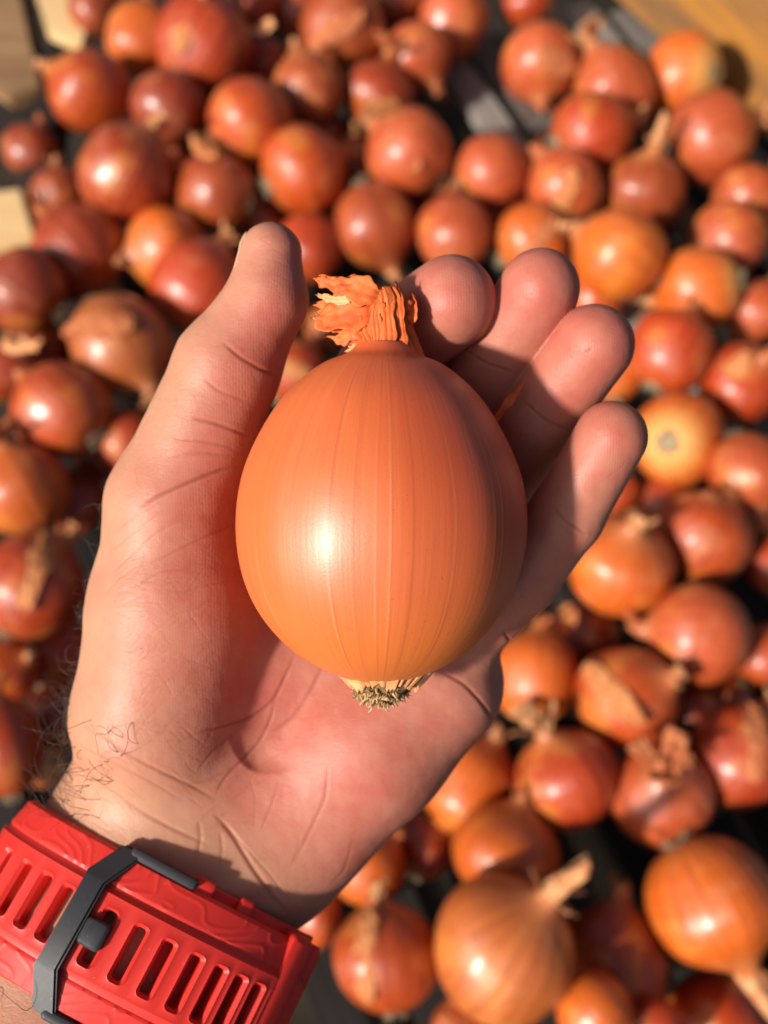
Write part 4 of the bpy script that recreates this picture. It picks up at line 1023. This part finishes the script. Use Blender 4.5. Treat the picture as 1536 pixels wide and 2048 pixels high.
def strap_band(name, t0, t1, base, slots, thick, mat, emboss, slot_w=(308, 408), sw=10.0, parent=None):
    """strap with bevelled through slots; built cell by cell so every slot is real"""
    V, F = [], []
    def add(t, w, h): V.append((t, w, h)); return len(V) - 1
    wl = [W0, W0 + 3, W0 + 8] + [W0 + x for x in range(11, 56, 3)] + [W0 + 56, W0 + 62, W0 + 68, W0 + 76]; wr = [W0 + W1 - x for x in wl][::-1]
    ts = list(np.arange(t0, t1 - 1, 2.5)) + [t1]
    # flank strips
    for strip in (wl, wr):
        idx = [[add(t, w, hprofile(w, base) + emboss(t, w)) for w in strip] for t in ts]
        for i in range(len(ts) - 1):
            for j in range(len(strip) - 1): F.append((idx[i][j], idx[i+1][j], idx[i+1][j+1], idx[i][j+1]))
    # middle: cells with slots
    wa, wb = wl[-1], wr[0]; top = base + 26.0; bot = base - thick
    edges = [t0]
    for a, b in zip(slots[:-1], slots[1:]): edges.append((a + b) / 2)
    edges.append(t1)
    sa, sb = slot_w; n = 10
    for ci, sc in enumerate(slots):
        ta, tb = edges[ci], edges[ci+1]
        def ring(hw, a, b, r, h):
            pts = []
            for cx, cy, q0 in ((sc + hw - r, b - r, 0), (sc - hw + r, b - r, 90), (sc - hw + r, a + r, 180), (sc + hw - r, a + r, 270)):
                for k in range(n): q = R(q0 + 90 * k / (n - 1)); pts.append(add(cx + r * math.cos(q), cy + r * math.sin(q), h))
            return pts
        r0 = ring(sw + 8, sa - 9, sb + 9, 12, top); r1 = ring(sw + 5.5, sa - 6, sb + 6, 10, top + 1.2); r2 = ring(sw, sa, sb, 7.5, top - 7); r3 = ring(sw, sa, sb, 7.5, bot)
        for A, B in ((r0, r1), (r1, r2), (r2, r3)):
            for k in range(len(A)): F.append((A[k], B[k], B[(k+1) % len(A)], A[(k+1) % len(A)]))
        # outer loop of the cell with as many points as the ring, matched by corner
        def side(p, q, m): return [(p[0] + (q[0]-p[0]) * k / m, p[1] + (q[1]-p[1]) * k / m) for k in range(m)]
        h_ = n // 2; tm, wm = sc, (wa + wb) / 2
        outer = []
        cor = ((tb, wb), (ta, wb), (ta, wa), (tb, wa)); mids = ((tb, wm), (tm, wb), (ta, wm), (tm, wa))
        for c in range(4):
            A, C, B = mids[c], cor[c], mids[(c + 1) % 4]
            outer += [(A[0] + (C[0]-A[0]) * (k + .5) / h_, A[1] + (C[1]-A[1]) * (k + .5) / h_) if k < h_ - 1 else C for k in range(h_)]
            outer += [(C[0] + (B[0]-C[0]) * (k + .5) / (n - h_), C[1] + (B[1]-C[1]) * (k + .5) / (n - h_)) for k in range(n - h_)]
        oi = [add(x, y, top) for x, y in outer]
        for k in range(len(oi)): F.append((oi[k], r0[k], r0[(k+1) % len(r0)], oi[(k+1) % len(oi)]))
    # close edges and bottom
    for wv_, s in ((W0, 1), (W1, -1)):
        a = [add(t, wv_, base + emboss(t, wv_)) for t in ts]; b = [add(t, wv_ + 2 * s, bot) for t in ts]
        for i in range(len(ts) - 1): F.append((a[i], b[i], b[i+1], a[i+1]) if s > 0 else (a[i], a[i+1], b[i+1], b[i]))
    for tv_ in (t0, t1):
        ws = np.linspace(W0, W1, 60); a = [add(tv_, w, hprofile(w, base)) for w in ws]; b = [add(tv_, w, bot) for w in ws]
        for i in range(59): F.append((a[i], a[i+1], b[i+1], b[i]) if tv_ == t0 else (a[i], b[i], b[i+1], a[i+1]))
    return wobj(name, strap_map(np.array(V, float)), F, mat, parent or watch, smooth='edges')
def topo(seed):
    """map-like contour lines moulded into the flanks"""
    def n(t, w): return 1.5 * (math.sin(t * .017 + 1.4 * math.sin(w * .026 + seed) + seed) + .6 * math.sin(t * .011 - w * .034 + 2 * seed) + .35 * math.sin(t * .041 + w * .05))
    def f(t, w):
        if not (W0 + 6 < w < W0 + 58 or W1 - 58 < w < W1 - 6): return 0.0
        v = n(t, w); g = math.hypot(n(t + 1, w) - v, n(t, w + 1) - v) + 1e-3
        return 0.9 * math.exp(-((abs(v - round(v)) / g) / 2.8)**2) * min(1.0, g / 0.012)
    return f
band_l = strap_band('buckle_side_band', U2T(-304) - 20, U2T(-46), 11.0, [U2T(u) for u in (-300, -262, -217, -172, -126)], 15.0, M_RED, topo(2))
band_r = strap_band('holed_band', U2T(-68), U2T(335), 22.0, [U2T(u) for u in (-36, 24, 80, 134, 180, 219, 254, 288)], 16.0, M_RED, topo(5))
strap_box('under_band', U2T(-60), U2T(352), 186, 480, -10, 4, M_RED, 5)
strap_box('band_tab', U2T(72), U2T(112), 180, 214, 4, 22, M_RED, 6, seg=2)
strap_box('band_tab', U2T(165), U2T(195), 178, 212, 4, 20, M_RED, 6, seg=2)
# buckle frame: bevelled bar across, two side arms
bk = empty('buckle', wc); bk.parent = watch; bk.location = (0, 0, 0); ORIG[bk.name] = wc
def lean(k):
    def f(co):
        co = co.copy(); return co
    return f
def bar_shape(co):
    co = co.copy(); w = co[:, 1]
    e = np.clip((np.abs(w - 355) - 95) / 70, 0, 1)      # ends drop and step sideways, as chamfers
    co[:, 2] -= np.where(co[:, 2] > 40, 30 * e, 0); co[:, 0] += 26 * e
    k = np.clip((np.abs(w - 355) - 88) / 10, 0, 1); co[:, 0] = np.where(co[:, 0] < -100, co[:, 0] - 6 * k, co[:, 0])
    return co
def frame_bar():
    bm = bmesh.new(); bmesh.ops.create_cube(bm, size=1.0)
    tc = U2T(-86); t0, t1, w0, w1, h0, h1 = tc - 20, tc + 20, 192, 518, 28, 66
    for v in bm.verts: v.co = Vector(((t0+t1)/2 + v.co.x*(t1-t0), (w0+w1)/2 + v.co.y*(w1-w0), (h0+h1)/2 + v.co.z*(h1-h0)))
    for w in (216, 262, 272, 355, 438, 448, 494): bmesh.ops.bisect_plane(bm, geom=bm.verts[:] + bm.edges[:] + bm.faces[:], plane_co=(0, w, 0), plane_no=(0, 1, 0))
    for v in bm.verts:
        e = min(1, max(0, (abs(v.co.y - 355) - 83) / 82)); 
        if v.co.z > 50: v.co.z -= 34 * e
        else: v.co.z -= 26 * e
        v.co.x += 34 * e
        if abs(v.co.y - 355) > 90 and v.co.x < (tc + 34 * e): v.co.x -= 7
    bmesh.ops.recalc_face_normals(bm, faces=bm.faces)
    sharp = [e for e in bm.edges if len(e.link_faces) == 2 and e.calc_face_angle(0) > R(40)]
    bmesh.ops.bevel(bm, geom=sharp, offset=4.5, segments=2, affect='EDGES')
    co = np.array([v.co[:] for v in bm.verts]); bm.verts.index_update(); fs = [[v.index for v in f.verts] for f in bm.faces]; bm.free()
    return wobj('frame_bar', strap_map(co), fs, M_BLACK, bk, smooth='edges')
frame_bar()
strap_box('side_arm', U2T(-62), U2T(76), 187, 209, 6, 38, M_BLACK, 8, bk)
strap_box('side_arm', U2T(-62), U2T(56), 501, 523, 6, 38, M_BLACK, 8, bk)
strap_box('prong', U2T(-66), U2T(-22), 328, 382, 40, 66, M_BLACK, 10, bk)
# keeper loop over the end of the strap
def keeper_shape(co):
    co = co.copy(); e = np.clip((np.abs(co[:, 1] - 355) - 130) / 40, 0, 1); co[:, 2] -= 14 * e * (co[:, 2] > 40); return co
strap_box('keeper_loop', U2T(276), U2T(318), 190, 524, 8, 58, M_RED, 15, shape=keeper_shape)
strap_box('keeper_loop', U2T(326), U2T(345), 198, 514, 4, 48, M_RED, 14, shape=keeper_shape)

# a sliver of onion skin caught between the fingers
v, f = flap([(978, 858, -60), (1003, 822, -50), (1022, 797, -48), (1040, 776, -50)], [3, 7, 7, 3], seed=31, crumple=2, wn=(1, .5, 0))
tag(wobj('skin_flake', v, f, M_PAPER), 'thin orange sliver of onion skin between middle and ring fingers', 'onion skin')

# loose bits of dry skin lying about the heap
for k, (px, py, h, sz, lab) in enumerate([
    (520, 60, .030, .012, 'pale straw chip lying beside the large glossy red onion at the top'),
    (415, 300, .040, .013, 'crumpled brown skin scrap left of the onion with torn lower skin'),
    (1128, 1244, .010, .010, 'small pink scrap of skin beside the palm edge'),
    (46, 692, .034, .011, 'whitish scrap of dry skin at the left edge by the tan-brown onion')]):
    c = ground(px, py, h)[0]; u, v_ = np.meshgrid(np.linspace(-1, 1, 10), np.linspace(-1, 1, 7), indexing='ij')
    G = np.stack((u * sz, v_ * sz * (.45 + .15 * np.sin(3 * u + k)), sz * (.35 * u * u + .25 * np.sin(4 * v_ + k) * .5)), -1)
    G = G.reshape(-1, 3) + 0.12 * sz * np.stack([wav(G.reshape(-1, 3) / sz, 2.5, k + d_, 2) for d_ in range(3)], 1)
    a_ = k * 1.9 + .4; G = G @ np.array(((math.cos(a_), math.sin(a_), 0), (-math.sin(a_), math.cos(a_), 0), (0, 0, 1))) + c
    v, f = sheet(G.reshape(10, 7, 3), 0.0004)
    tag(wobj('skin_flake', v, f, M_PAPER_PALE if k in (0, 3) else M_FLAKE), lab, 'onion skin')
